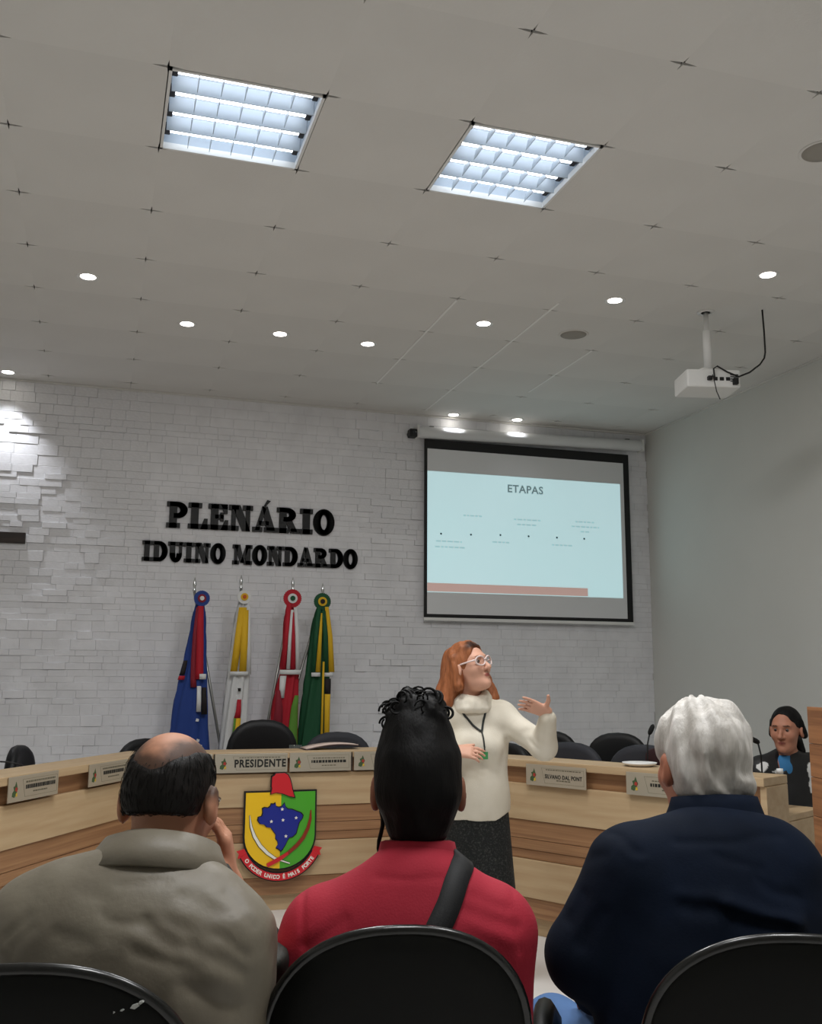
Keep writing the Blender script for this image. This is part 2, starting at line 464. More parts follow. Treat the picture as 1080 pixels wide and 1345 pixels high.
# round speakers
for (x, y), lb in (((2.849, 2.24), 'round flush ceiling speaker grille among the spotlights'), ((2.82, -.26), 'round flush ceiling speaker grille at the right frame edge')):
    t = empty('ceiling_speaker', (x, y, ZT), 0, lb, 'speaker')
    MB().lathe([(.088, -.003), (.098, -.008), (.103, -.003), (.103, .004), (.088, .004)], seg=32).build('rim', M_CEIL, t)
    MB().lathe([(.001, -.006), (.05, -.0065), (.09, -.003), (.09, .004), (.001, .004)], seg=28).build('grille', mat('speaker_grille', '9A968E', .8, bump=.9, bscale=350, bdist=.001), t)

# ------------------------------------------------------------------ projector and its pole
t = empty('projector_mount', (3.461, 1.595, ZT), 0, 'white ceiling pole holding up the projector', 'mount')
MB().lathe([(.055, -.006), (.055, 0), (.03, 0), (.03, -.006)], seg=20).build('ceiling_plate', M_WHITEP, t)
MB().lathe([(.016, -.36), (.016, -.004), (.008, -.004), (.008, -.36)], seg=16).build('upper_pole', M_WHITEP, t)
MB().lathe([(.026, -.40), (.026, -.13), (.019, -.12), (.012, -.12), (.012, -.40)], seg=16).build('lower_pole', M_WHITEP, t)
MB().box(-.09, .09, -.07, .07, -.412, -.398).build('bracket', M_WHITEP, t, bevel=.003)
p = empty('projector', (3.461, 1.615, ZT - .412), R_(-14), 'white projector hanging from the ceiling pole with black cables plugged in its back', 'projector')
MB().box(-.17, .17, -.12, .13, -.115, 0).build('body', M_WHITEP, p, bevel=.012)
lb_ = MB().lathe([(.034, 0), (.034, .03), (.028, .035), (.001, .035)], seg=20).me('lens'); lb_.transform(Matrix.Translation((.07, .125, -.06)) @ Matrix.Rotation(-math.pi / 2, 4, 'X'))
link('lens', lb_, mat('dark_lens', '1A1C22', .1, bump=.02), p)
for k, x in enumerate((-.03, .01, .05, .09)):
    box('port', M_BLACK, x - .013, x + .013, -.124, -.115, -.072, -.05, p, .002)
for k in range(4): box('vent_slot', M_FAB, .105, .155, -.1225, -.115, -.03 - k * .014, -.036 - k * .014, p)
box('plug', M_BLACK, .117, .147, -.15, -.118, -.1, -.06, p, .004)
box('plug', M_BLACK, -.042, -.016, -.146, -.118, -.074, -.048, p, .004)
tag(MB().tube([(3.78, 1.45, ZT + .002), (3.785, 1.45, 3.55), (3.785, 1.45, 3.42), (3.775, 1.45, 3.38), (3.74, 1.45, 3.335), (3.66, 1.45, 3.275), (3.58, 1.45, 3.24), (3.5, 1.452, 3.262), (3.44, 1.47, 3.30), (3.42, 1.48, 3.285), (3.42, 1.475, 3.24), (3.424, 1.478, 3.225)], .0055, 8).build('projector_cable', M_CABLE),
    'black cable looping down from the ceiling to the projector', 'cable')
tag(MB().tube([(3.40, 1.465, 3.24), (3.392, 1.44, 3.2), (3.392, 1.42, 3.12), (3.415, 1.42, 3.07)], .003, 6).build('loose_cable', M_CABLE), 'thin loose cable end dangling under the projector', 'cable')

# ------------------------------------------------------------------ projection screen
SY = 4.5
M_SCR = mat('screen_cloth', 'E2E4E6', .85, bump=.02)
M_SLIDE = mat('projected_slide', 'C4E3E8', .9, emit=SLIDE_E, c2='B4E2E4', cscale=.5, bump=.01)
M_SLB = mat('projected_salmon_bar', 'D2B2AA', .9, emit=SLIDE_E * .6, bump=.01)
M_SLT = mat('projected_grey_print', '86A0A6', .9, emit=SLIDE_E * .4, bump=.01)
M_SLT2 = mat('projected_faint_print', 'B2D6DC', .9, emit=SLIDE_E * .7, bump=.01)
M_SLW = mat('projected_dark_dot', '4A5A60', .9, bump=.01)
s = empty('projection_screen', (0, SY, 0), 0, 'pulled down projection screen with a black border showing a slide titled ETAPAS', 'screen')
x0, x1, z0, z1 = 2.52, 4.548, 1.893, 3.468
b = MB(); b.box(x0, x1, -.001, .004, z1 - .085, z1); b.box(x0, x1, -.001, .004, z0, z0 + .03)
b.box(x0, x0 + .028, -.001, .004, z0 + .03, z1 - .085); b.box(x1 - .058, x1, -.001, .004, z0 + .03, z1 - .085)
b.build('border', M_BLACK, s)
box('cloth', M_SCR, x0 + .028, x1 - .058, 0, .003, z0 + .03, z1 - .085, s)
box('bottom_bar', M_WHITEP, x0 - .005, x1 + .005, -.012, .014, z0 - .028, z0, s, .005)
sl = box('slide', M_SLIDE, x0 + .029, 4.45, -.002, 0, 2.112, 3.18, s)
box('salmon_bar', M_SLB, x0 + .029, 4.09, -.003, -.002, 2.118, 2.192, sl)
o = link('title', text_mesh('title', 'ETAPAS', .098, .0022, 1.02, .0004, 1.06), M_SLT, sl, (3.484, -.0028, 3.065))
for px, pz in ((2.675, 2.625), (2.955, 2.63), (3.236, 2.64), (3.51, 2.642), (3.79, 2.643), (4.065, 2.645)):
    o = MB().lathe([(.001, -.0005), (.009, -.0005), (.009, .0005), (.001, .0005)], seg=12).build('dot', M_SLW, sl)
    o.rotation_euler = (math.pi / 2, 0, 0); o.location = (px, -.0028, pz)
for px, pz, w in ((2.98, 2.80, .19), (3.50, 2.79, .26), (3.50, 2.745, .2), (4.08, 2.80, .2), (4.08, 2.755, .28), (4.08, 2.71, .1), (2.75, 2.56, .24), (2.76, 2.51, .28), (3.24, 2.575, .16), (3.84, 2.575, .2)):
    t_ = MB(); x = px - w / 2
    while x < px + w / 2 - .01:
        q = random.uniform(.018, .05); q = min(q, px + w / 2 - x); t_.box(x, x + q, -.0026, -.002, pz - .006, pz + .006); x += q + .012
    t_.build('caption_line', M_SLT2, sl)
c = empty('screen_case', (3.57, SY + .005, 3.545), 0, 'white tubular roller case above the projection screen', 'screen case')
c.rotation_euler = (0, R_(-1.1), 0)
cs = MB().lathe([(.001, -1.11), (.05, -1.11), (.052, -1.1), (.052, 1.1), (.05, 1.11), (.001, 1.11)], seg=20).me('roller_case'); cs.transform(Matrix.Rotation(math.pi / 2, 4, 'Y'))
link('roller_case', cs, mat('case_white', 'E2E3E4', .3, bump=.02), c)
for sx in (-1, 1): box('end_cap', M_WHITEP, sx * 1.12 - .012, sx * 1.12 + .012, -.055, .06, -.056, .056, c, .008)
for sx in (-.98, .98): box('wall_bracket', M_STEEL, sx - .02, sx + .02, -.01, .07, .045, .062, c, .002)
g = empty('wall_camera', (2.402, YF - .03, 3.505), 0, 'small black camera on the wall left of the screen case', 'camera')
MB().lathe([(.03, 0), (.03, .03), (.001, .03)], seg=16).build('base', M_BLACK, g).rotation_euler = (math.pi / 2, 0, 0)
MB().box(-.036, .034, -.12, -.03, -.042, .03).build('housing', M_BLACK, g, bevel=.012)
MB().tube([(0, 0, 0), (0, -.04, .0), (0, -.07, 0)], .014, 8).build('arm', M_BLACK, g)
lm = MB().lathe([(.02, 0), (.022, .008), (.001, .009)], seg=14).me('lens'); lm.transform(Matrix.Translation((0, -.118, -.006)) @ Matrix.Rotation(math.pi / 2, 4, 'X'))
link('lens', lm, MATS['dark_lens'], g)

# ------------------------------------------------------------------ slab-serif wall lettering
def arc(cx, cz, rx, rz, a0, a1, n=16): return [(cx + rx * math.cos(R_(a0 + (a1 - a0) * i / n)), cz + rz * math.sin(R_(a0 + (a1 - a0) * i / n))) for i in range(n + 1)]
def ring(cx, cz, ro, ri, a0, a1, n=18):
    A = arc(cx, cz, ro[0], ro[1], a0, a1, n); B = arc(cx, cz, ri[0], ri[1], a0, a1, n)
    return [[A[i], A[i + 1], B[i + 1], B[i]] for i in range(n)]
def rc(x0, z0, x1, z1): return [(x0, z0), (x1, z0), (x1, z1), (x0, z1)]
SH = .13
GLYPH = {
 'I': (.56, [rc(.15, 0, .41, 1), rc(.02, 0, .54, SH), rc(.02, 1 - SH, .54, 1)]),
 'P': (.86, [rc(.12, 0, .38, 1), rc(0, 0, .52, SH), rc(0, 1 - SH, .4, 1)] + ring(.42, .70, (.40, .30), (.16, .17), -90, 90) + [rc(.3, .40, .43, .53), rc(.3, .87, .43, 1)]),
 'L': (.80, [rc(.12, 0, .38, 1), rc(0, 1 - SH, .52, 1), rc(0, 0, .78, SH), [(.56, 0), (.78, 0), (.78, .36), (.69, .36)]]),
 'E': (.84, [rc(.12, 0, .38, 1), rc(0, 0, .8, SH), rc(0, 1 - SH, .78, 1), rc(.3, .45, .6, .56), [(.58, 0), (.82, 0), (.82, .34), (.73, .34)], [(.56, 1), (.78, 1), (.78, .68), (.70, .68)], rc(.53, .36, .62, .65)]),
 'N': (1.0, [rc(.12, 0, .24, 1), rc(.76, 0, .88, 1), rc(0, 0, .38, SH), rc(0, 1 - SH, .36, 1), rc(.62, 1 - SH, 1, 1), [(.14, 1), (.44, 1), (.88, 0), (.60, 0)]]),
 'A': (1.02, [[(.42, 1), (.60, 1), (.94, .06), (.64, .06)], [(.42, 1), (.52, .92), (.24, .06), (.12, .06)], rc(.28, .28, .66, .39), rc(0, 0, .38, SH), rc(.52, 0, 1.02, SH)]),
 'R': (.98, [rc(.12, 0, .38, 1), rc(0, 0, .5, SH), rc(0, 1 - SH, .4, 1)] + ring(.42, .74, (.38, .26), (.15, .13), -90, 90) + [rc(.3, .48, .43, .61), rc(.3, .87, .43, 1), [(.40, .52), (.62, .52), (.86, .06), (.60, .06)], rc(.64, 0, .98, SH)]),
 'O': (.94, ring(.47, .5, (.46, .53), (.19, .36), 0, 360, 32)),
 'D': (.94, [rc(.12, 0, .38, 1), rc(0, 0, .45, SH), rc(0, 1 - SH, .45, 1)] + ring(.42, .5, (.50, .50), (.22, .36), -90, 90, 20)),
 'U': (.94, [rc(.12, .38, .38, 1), rc(.70, .38, .82, 1), rc(0, 1 - SH, .5, 1), rc(.58, 1 - SH, .94, 1)] + ring(.47, .40, (.35, .42), (.09, .26), 180, 360, 20) + [rc(.38, .30, .40, .42)]),
 'M': (1.22, [rc(.12, 0, .24, 1), rc(.86, 0, 1.10, 1), rc(0, 0, .36, SH), rc(0, 1 - SH, .3, 1), rc(.76, 0, 1.22, SH), rc(.95, 1 - SH, 1.22, 1), [(.14, 1), (.42, 1), (.68, .10), (.52, .10)], [(.88, 1), (1.0, 1), (.68, .10), (.54, .10)]]),
}
def grow(P, d):
    """convex outline pushed outwards by d"""
    n = len(P); A = sum(P[i][0] * P[(i + 1) % n][1] - P[(i + 1) % n][0] * P[i][1] for i in range(n)); sg = 1 if A > 0 else -1; out = []
    for i in range(n):
        a, b, c = (Vector(P[i - 1]), Vector(P[i]), Vector(P[(i + 1) % n]))
        u, v = (b - a).normalized(), (c - b).normalized(); n1, n2 = Vector((u.y, -u.x)) * sg, Vector((v.y, -v.x)) * sg
        m = n1 + n2; m = m / max(m.length_squared, .35) * 2 if m.length > 1e-6 else n1
        out.append(tuple(b + m * d))
    return out
def wall_sign(word, xa, xb, zb, hgt, label):
    t = empty('wall_lettering', ((xa + xb) / 2, YF - .03, zb), 0, label, 'lettering')
    gap = .07
    tot = sum(.45 if ch == ' ' else GLYPH['A' if ch == 'Á' else ch][0] + gap for ch in word) - gap
    k = (xb - xa) / tot; x = -(xb - xa) / 2
    for ch in word:
        if ch == ' ': x += .45 * k; continue
        w, polys = GLYPH['A' if ch == 'Á' else ch]
        m_ = MB()
        for P in polys: m_.plate(grow([(x + px * k, pz * hgt) for px, pz in P], hgt * .034), -.012, .014)
        if ch == 'Á': m_.plate([(x + px * k, pz * hgt) for px, pz in ((.46, 1.07), (.56, 1.07), (.76, 1.28), (.60, 1.32))], -.012, .014)
        m_.build('letter', M_BLACK, t); x += (w + gap) * k
    return t
wall_sign('PLENÁRIO', .342, 1.724, 2.578, .2, 'large black slab serif wall letters reading PLENÁRIO')
wall_sign('IDUINO MONDARDO', .16, 1.934, 2.298, .152, 'smaller black slab serif wall letters reading IDUINO MONDARDO')
k = empty('wall_cross', (-1.02, YF - .035, 2.43), 0, 'dark wooden wall cross whose arm ends at the left frame edge', 'cross')
box('cross_arm', M_DWOOD, -.3, .3, -.025, .02, -.042, .042, k, .004)
box('cross_upright', M_DWOOD, -.045, .045, -.027, .02, -.62, .3, k, .004)

# ------------------------------------------------------------------ the horseshoe council desk, three joined runs
TANL, TANR = math.tan(R_(30)), math.tan(R_(30.8))
def desk(name, loc, rotz, L, mitre0, mitre1, label, end0=False, end1=False):
    """front face on local y=0, x along the run, y towards the seats"""
    d = empty(name, (loc[0], loc[1], 0), rotz, label, 'desk', 'runs of the horseshoe desk')
    g = .001
    def run(pn, m, y0, y1, z0, z1, bev=.002):
        P = [(g - y0 * mitre0, y0), (L - g + y0 * mitre1, y0), (L - g + y1 * mitre1, y1), (g - y1 * mitre0, y1)]
        return MB().prism(P, z0, z1).build(pn, m, d, bevel=bev)
    run('ledge_top', M_CREAM, -.018, .235, .892, .932, .004)
    run('recessed_frieze', M_BROWN, .028, .046, .803, .892)
    run('upper_panel', M_CREAM, 0, .03, .608, .803, .003)
    run('brown_board', M_BROWN, .010, .03, .507, .606, .003)
    run('brown_board', M_BROWN, .006, .03, .452, .505, .003)
    run('brown_board', M_BROWN, .012, .03, .402, .450, .003)
    run('lower_panel', M_CREAM, 0, .03, .200, .400, .003)
    run('brown_board', M_BROWN, .010, .03, .096, .198, .003)
    run('plinth', M_CREAM, .05, .07, 0, .094)
    run('carcass_board', M_CREAM, .032, .05, .094, .80, 0)
    run('ledge_back', M_CREAM, .205, .225, .745, .892)
    run('worktop', M_CREAM, .205, .62, .715, .745, .004)
    for e, x0, x1 in ((end0, 0, .03), (end1, L - .03, L)):
        if e:
            box('end_post', M_CREAM, x0 + .002, x1 + .004, -.004, .224, 0, .891, d, .003)
            box('end_panel', M_CREAM, x0 + .002, x1 + .002, .226, .615, 0, .714, d, .003)
    return d
LL = 2.6; RL = 2.45
aL = math.atan2(.868, .497); aR = math.atan2(-.88, .474)
CLx, CRx, CYd = .205, 1.673, 2.55
desk('council_desk', (CLx - LL * .497, CYd - LL * .868), aL, LL, 0, TANL, 'left run of the pale horseshoe desk, angling behind the man in the olive vest', end0=True)
desk('council_desk', (CLx, CYd), 0, CRx - CLx, TANL, TANR, 'middle run of the pale horseshoe desk carrying the painted coat of arms')
desk('council_desk', (CRx, CYd), aR, RL, TANR, 0, 'right run of the pale horseshoe desk ending near the seated woman', end1=True)
def onL(s, y=0): return (CLx - .497 * s - .868 * y, CYd - .868 * s + .497 * y)
def onR(s, y=0): return (CRx + .474 * s + .88 * y, CYd - .88 * s + .474 * y)

# ------------------------------------------------------------------ name plates hung on the front of the ledge
M_PLATE = mat('plate_champagne', 'BDB5A4', .35, .5, bump=.05)
M_PLINE = mat('plate_line', '8A8470', .5, bump=.05)
M_INK = mat('plate_ink', '1C1C18', .6, bump=.05)
M_INK2 = mat('plate_faded_ink', '66614F', .6, bump=.05)
M_EG, M_ER, M_EY = mat('emblem_green', '3A5230', .6, bump=.05), mat('emblem_red', 'A03028', .6, bump=.05), mat('emblem_yellow', 'C7A83A', .6, bump=.05)
def dashes(px, pz, w, h, y=-.0035, seed=1, lo=.006, hi=.02):
    rr = random.Random(seed); b = MB(); x = px - w / 2
    while x < px + w / 2 - .003:
        q = min(rr.uniform(lo, hi), px + w / 2 - x); b.box(x, x + q, y, y + .002, pz - h / 2, pz + h / 2); x += q + .004
    return b
def plate(x, y, rotz, w, label, big=None, lines=(), h=.112, z=.868, emblem=True, outline=True, tint=None):
    n = empty('name_plate', (x, y, z), rotz, label, 'name plate', 'name plates along the desk front')
    MB().box(-w / 2, w / 2, -.0025, .003, -h / 2, h / 2).build('plate', M_PLATE, n, bevel=.0012)
    for sx in (-.3, .3): MB().box(w * sx - .012, w * sx + .012, .003, .006, h / 2 - .02, h / 2 - .004).build('hook', M_STEEL, n, bevel=.001)
    if emblem:
        ex = -w / 2 + .052
        e = MB().plate([(ex - .024, -.03), (ex - .006, -.036), (ex + .006, -.02), (ex + .018, .0), (ex + .012, .012), (ex + .004, .034), (ex - .004, .016), (ex - .016, .012), (ex - .010, -.004), (ex - .022, -.014)], -.0035, -.002).build('emblem', M_EG, n)
        MB().plate([(ex - .004, -.006), (ex + .012, -.012), (ex + .014, .006), (ex, .01)], -.0042, -.0032).build('red_patch', M_ER, e)
        MB().plate([(ex + .004, -.034), (ex + .016, -.03), (ex + .012, -.014), (ex + .002, -.02)], -.0042, -.0032).build('yellow_patch', M_EY, e)
    if outline:
        b = MB(); xa, xb, za, zb = -w / 2 + .105, w / 2 - .012, -h / 2 + .016, h / 2 - .016
        t = .0016
        b.box(xa, xb, -.0034, -.002, zb - t, zb); b.box(xa + .022, xb, -.0034, -.002, za, za + t); b.box(xb - t, xb, -.0034, -.002, za, zb)
        b.plate([(xa, zb), (xa + .002, zb), (xa + .024, za), (xa + .022, za)], -.0034, -.002)
        b.build('engraved_border', M_PLINE, n)
    cx_ = .052
    if big:
        link('lettering', text_mesh('lettering', *big), M_INK, n, (cx_, -.0035, -.004))
        dashes(cx_, h / 2 - .024, w * .58, .005, seed=3).build('small_print', M_INK2, n)
    for k, (dz, ww, hh) in enumerate(lines):
        dashes(cx_, dz, ww, hh, seed=int(abs(x * 100)) + k).build('small_print', M_INK if hh > .012 else M_INK2, n)
    return n
FY = CYd - .0245
plate(.783, FY, 0, .436, 'name plate above the coat of arms reading PRESIDENTE', ('PRESIDENTE', .062, .0022, .84, .0006, 1.12))
plate(1.207, FY, 0, .384, 'name plate with three faint lines right of the PRESIDENTE plate', None, ((.022, .2, .005), (.002, .22, .016), (-.022, .09, .005)))
plate(1.618, FY, 0, .40, 'name plate on the middle desk run partly behind the dark hair bun', None, ((.022, .2, .005), (.002, .2, .014), (-.022, .09, .005)))
plate(.355, FY, 0, .39, 'name plate just right of the bald man on the middle desk run', None, ((.022, .2, .005), (.002, .22, .016)))
for x in (.559, 1.404): tag(MB().box(-.003, .003, -.004, .003, -.058, .058).build('plate_divider', M_INK, None, (x, FY - .004, .866), bevel=.001), 'thin dark strip between two name plates, %s' % ('left of PRESIDENTE' if x < 1 else 'by the hair bun'), 'strip')
pR = lambda s: onR(s, -.0245)
x, y = pR(1.28); plate(x, y, aR, .395, 'name plate right of the presenter reading SILVANO DAL PONT', ('SILVANO DAL PONT', .030, .0005, .82, .0006, 1.08), ((-.022, .09, .006),), z=.858)
x, y = pR(1.92); plate(x, y, aR, .395, 'name plate left of the white haired man with emblem', None, ((.02, .2, .005), (.0, .22, .016), (-.022, .09, .006)), z=.858)
pL = lambda s: onL(s, -.0245)
x, y = pL(1.235); plate(x, y, aL, .40, 'name plate nearest the left frame edge on the left run', None, ((.026, .24, .008), (.004, .24, .018), (-.02, .12, .006)), z=.872)
x, y = pL(.55); plate(x, y, aL, .40, 'name plate on the left run just left of the bald man', None, ((.026, .24, .008), (.004, .22, .018), (-.02, .12, .006)), z=.872)

# ------------------------------------------------------------------ painted coat of arms on the middle run
M_SY, M_SG = mat('shield_yellow', 'F2C417', .35, bump=.03), mat('shield_green', '4BA72A', .35, bump=.03)
M_RED, M_BLUE = mat('arms_red', 'CC1F2A', .4, bump=.03), mat('arms_blue', '14258C', .35, bump=.03)
M_DRED, M_SWH = mat('sabre_brown', '8A2B14', .4, bump=.03), mat('arms_white', 'EDEBE2', .4, bump=.03)
ca = empty('coat_of_arms', (.966, CYd - .012, .46), 0, 'painted shield shaped coat of arms with a blue map on yellow and green', 'coat of arms')
W2, ZT_, ZB_ = .214, .236, -.208
def shield(k, ztop):
    P = [(-W2 * k, ztop), (W2 * k, ztop)]
    P += [(W2 * k * math.cos(R_(a)), -.02 + (ZB_ + .02) * k * math.sin(R_(-a)) * -1 * -1 if False else -.02 - (.19 * k) * math.sin(R_(a))) for a in range(0, 181, 9)]
    return P
def rev(P): return P[::-1]
MB().plate(rev(shield(1.035, ZT_ + .008)), -.012, .0).build('backing', M_BLACK, ca)
S1 = shield(.985, ZT_ - .002)
MB().plate(rev([(min(x, .002), z) for x, z in S1]), -.018, -.012).build('yellow_half', M_SY, ca)
MB().plate(rev([(max(x, .002), z) for x, z in S1]), -.018, -.012).build('green_half', M_SG, ca)
BRZ = [(-.142, .075), (-.138, .095), (-.118, .10), (-.112, .118), (-.115, .145), (-.10, .152), (-.08, .148), (-.066, .158), (-.062, .172), (-.046, .170), (-.034, .178), (-.030, .156), (-.012, .15), (.006, .155), (.022, .175), (.030, .150), (.046, .138), (.07, .136), (.098, .124), (.128, .112), (.141, .096), (.136, .078), (.118, .056), (.108, .022), (.10, -.01), (.078, -.03), (.056, -.034), (.046, -.05), (.034, -.075), (.018, -.10), (.006, -.112), (-.008, -.1), (-.026, -.09), (-.012, -.072), (-.016, -.052), (-.03, -.034), (-.028, -.012), (-.044, .008), (-.06, .03), (-.086, .034), (-.10, .05), (-.126, .054)]
bz = MB().plate(rev(BRZ), -.0235, -.018).build('map_outline', M_BLACK, ca)
MB().plate(rev([(.002 + (x - .002) * .95, .045 + (z - .045) * .95) for x, z in BRZ]), -.026, -.022).build('blue_map', M_BLUE, ca)
for x, z in ((.008, .135), (-.056, .066), (.014, .072), (.094, .082), (.034, -.022)):
    P = []
    for k in range(10):
        r = .011 if k % 2 == 0 else .0052; P.append((x + r * math.sin(k * math.pi / 5), z + r * math.cos(k * math.pi / 5)))
    MB().plate(rev(P), -.0285, -.0255).build('star', M_SWH, ca)
def sabre(pts, wid, m, name, y):
    A, B = [], []
    n = len(pts)
    for i, (x, z) in enumerate(pts):
        a = Vector(pts[max(i - 1, 0)]); b = Vector(pts[min(i + 1, n - 1)]); t = (b - a).normalized(); nn = Vector((-t.y, t.x)); w = wid[i]
        A.append((x + nn.x * w, z + nn.y * w)); B.append((x - nn.x * w, z - nn.y * w))
    b = MB()
    for i in range(n - 1): b.plate([A[i], B[i], B[i + 1], A[i + 1]], y - .003, y)
    return b.build(name, m, ca)
q1 = [(-.186, .105), (-.176, .04), (-.155, -.015), (-.12, -.07), (-.075, -.115), (-.03, -.146), (.012, -.162), (.062, -.18)]
sabre(q1, [.003, .009, .0115, .012, .011, .009, .006, .005], M_BLACK, 'white_sabre_outline', -.0185)
sabre([(x + .0005, z) for x, z in q1], [.001, .0055, .0085, .009, .0085, .0065, .004, .003], M_SWH, 'white_sabre', -.021)
q2 = [(.184, .125), (.182, .075), (.168, .02), (.14, -.035), (.10, -.08), (.05, -.12), (0, -.15), (-.075, -.185)]
sabre(q2, [.003, .008, .0105, .011, .011, .010, .010, .009], M_DRED, 'brown_sabre', -.0235)
sabre(q2[-3:], [.008, .012, .011], M_RED, 'sabre_hilt', -.026)
cap_ = [(-.062, .226), (-.056, .262), (-.060, .268), (-.058, .325), (-.044, .333), (-.036, .345), (.018, .346), (.036, .336), (.050, .312), (.060, .278), (.066, .25), (.080, .205), (.05, .210), (.012, .226), (-.03, .234)]
MB().plate(rev([(x * 1.1, .28 + (z - .28) * 1.08) for x, z in cap_]), -.027, -.006).build('cap_outline', M_BLACK, ca)
MB().plate(rev(cap_), -.031, -.0265).build('red_cap', M_RED, ca, bevel=.002)
bo = MB(); bi = MB(); AO = arc(0, -.012, .262, .262, 207, 333, 24); AI = arc(0, -.012, .222, .222, 207, 333, 24)
for i in range(24): bi.plate([AI[i], AO[i], AO[i + 1], AI[i + 1]], -.03, -.024)
AO2 = arc(0, -.012, .269, .269, 206, 334, 24); AI2 = arc(0, -.012, .215, .215, 206, 334, 24)
for i in range(24): bo.plate([AI2[i], AO2[i], AO2[i + 1], AI2[i + 1]], -.0245, -.016)
bo.build('ribbon_outline', M_BLACK, ca)
for sx in (-1, 1):
    P = [(sx * .197, -.112), (sx * .212, -.085), (sx * .258, -.098), (sx * .243, -.115), (sx * .25, -.14), (sx * .222, -.135)]
    MB().plate(rev(P) if sx > 0 else P, -.0255, -.018).build('ribbon_tail', M_RED, ca)
rb = bi.build('motto_ribbon', M_RED, ca)
motto = 'O PODER UNIDO É MAIS FORTE'; a0, a1 = 216, 324
for i, ch in enumerate(motto):
    if ch == ' ': continue
    a = a0 + (a1 - a0) * i / (len(motto) - 1)
    o = link('letter', text_mesh('letter', ch, .031, .0012, .95, .0006), M_SWH, rb, (.242 * math.cos(R_(a)), -.0305, -.012 + .242 * math.sin(R_(a))))
    o.rotation_euler = (0, -R_(a - 270), 0)

# ------------------------------------------------------------------ swivel chairs behind the desk
def sq(n, half, x): return (max(0.0, 1 - abs(x / half) ** n)) ** (1 / n)
def back_shape(w, h, n=2.6, thick=.07, curve=.04, seg=28, z0=0.0, base=.62):
    """rounded cushion, upright; front at -y side concave"""
    ring_ = []
    for i in range(seg):
        a = 2 * math.pi * i / seg; c, s_ = math.cos(a), math.sin(a)
        x = (abs(c) ** (2 / n)) * (1 if c > 0 else -1); z = (abs(s_) ** (2 / n)) * (1 if s_ > 0 else -1)
        ring_.append((x, z))
    b = MB(); rows = []
    for k, (sc, y) in enumerate(((.55, -.5), (.86, -.48), (.96, -.38), (1, -.15), (1, .15), (.95, .38), (.84, .48), (.5, .5))):
        rows.append([(x * w / 2 * sc * (base + (1 - base) * (z + 1) / 2 if False else 1), y * thick - curve * (x * sc) ** 2 * -1 - curve * .5, z0 + h / 2 + z * h / 2 * sc) for x, z in ring_])
    b.grid(rows, closed=True)
    n_ = len(b.V); k = seg
    b.F.append(tuple(range(k))[::-1]); b.S.append(True); b.F.append(tuple(range(n_ - k, n_))); b.S.append(True)
    return b
def swivel(name, w, ztop, m_back, label, arms=True):
    t = empty(name, (0, 0, 0), 0, label, 'chair', 'swivel chairs behind the desk')
    bk = back_shape(w, ztop - .52).me('backrest'); bk.transform(Matrix.Translation((0, -.24, .52)) @ Matrix.Rotation(R_(-6), 4, 'X')); link('backrest', bk, m_back, t)
    st = back_shape(w * .98, .46, thick=.09, curve=.0).me('seat'); st.transform(Matrix.Translation((0, .22, .47)) @ Matrix.Rotation(R_(90), 4, 'X')); link('seat', st, m_back, t)
    MB().box(-.03, .03, -.29, -.255, .40, .75).build('back_bar', M_BLACK, t, bevel=.008)
    MB().box(-.03, .03, -.29, .1, .385, .41).build('seat_bracket', M_BLACK, t, bevel=.004)
    MB().lathe([(.03, .08), (.03, .25), (.02, .25), (.02, .40), (.001, .40)], seg=14).build('column', M_BLACK, t)
    lg = MB().tube([(0, 0, .1), (.12, 0, .085), (.235, 0, .06)], [.026, .02, .016], 8).me('leg'); lg.materials.append(M_BLACK)
    cm = MB().lathe([(.001, -.02), (.022, -.018), (.025, 0), (.022, .018), (.001, .02)], seg=12).me('caster'); cm.transform(Matrix.Translation((.235, 0, .027)) @ Matrix.Rotation(math.pi / 2, 4, 'X')); cm.materials.append(M_BLACK)
    for k in range(5):
        l = link('leg', lg, None, t, None, k * 2 * math.pi / 5); link('caster', cm, None, l)
    if arms:
        for sx in (-1, 1):
            MB().tube([(sx * (w / 2 - .02), .0, .42), (sx * (w / 2 + .05), .0, .46), (sx * (w / 2 + .05), .0, .62), (sx * (w / 2 + .05), -.08, .66), (sx * (w / 2 + .05), .14, .66)], .014, 8).build('armrest', M_BLACK, t)
    return t
SW = {}
def put_chair(key, x, y, face, w, ztop, m, label):
    if key in SW: t = copy_tree(SW[key]); t['label'] = label
    else: t = SW[key] = swivel('swivel_chair', w, ztop, m, label, key == 'a')
    t.location = (x, y, 0); t.rotation_euler = (0, 0, face); return t
PI = math.pi
put_chair('a', -.345, 2.765, aL + PI + .3, .46, .975, M_LEATH, 'black swivel chair behind the left desk run at the frame edge')
put_chair('a', .30, 3.13, PI + .5, .46, .975, M_LEATH, 'black swivel chair peeking out behind the bald man')
put_chair('p', .975, 3.16, PI, .50, 1.09, M_LEATH, 'tall black leather swivel chair behind the PRESIDENTE plate')
put_chair('b', 1.49, 3.17, PI - .1, .50, 1.0, M_FAB, 'dark grey swivel chair behind the folder, right of the tall chair')
put_chair('d', 2.90, 2.97, PI - .7, .46, 1.02, M_BLACK, 'black chair near the corner just right of the raised sleeve').scale = (1, 1, .985)
put_chair('d', 3.25, 2.63, PI - .8, .46, 1.02, M_BLACK, 'black chair near the corner, between the two grey ones')
put_chair('d', 2.272, 2.46, aR + PI, .46, 1.02, M_BLACK, 'black swivel chair half hidden behind the presenter').scale = (1, 1, .945)
put_chair('b', 2.52, 2.005, aR + PI + .1, .50, 1.0, M_FAB, 'dark grey swivel chair behind the name plate right of the presenter').scale = (1.04, 1, .99)
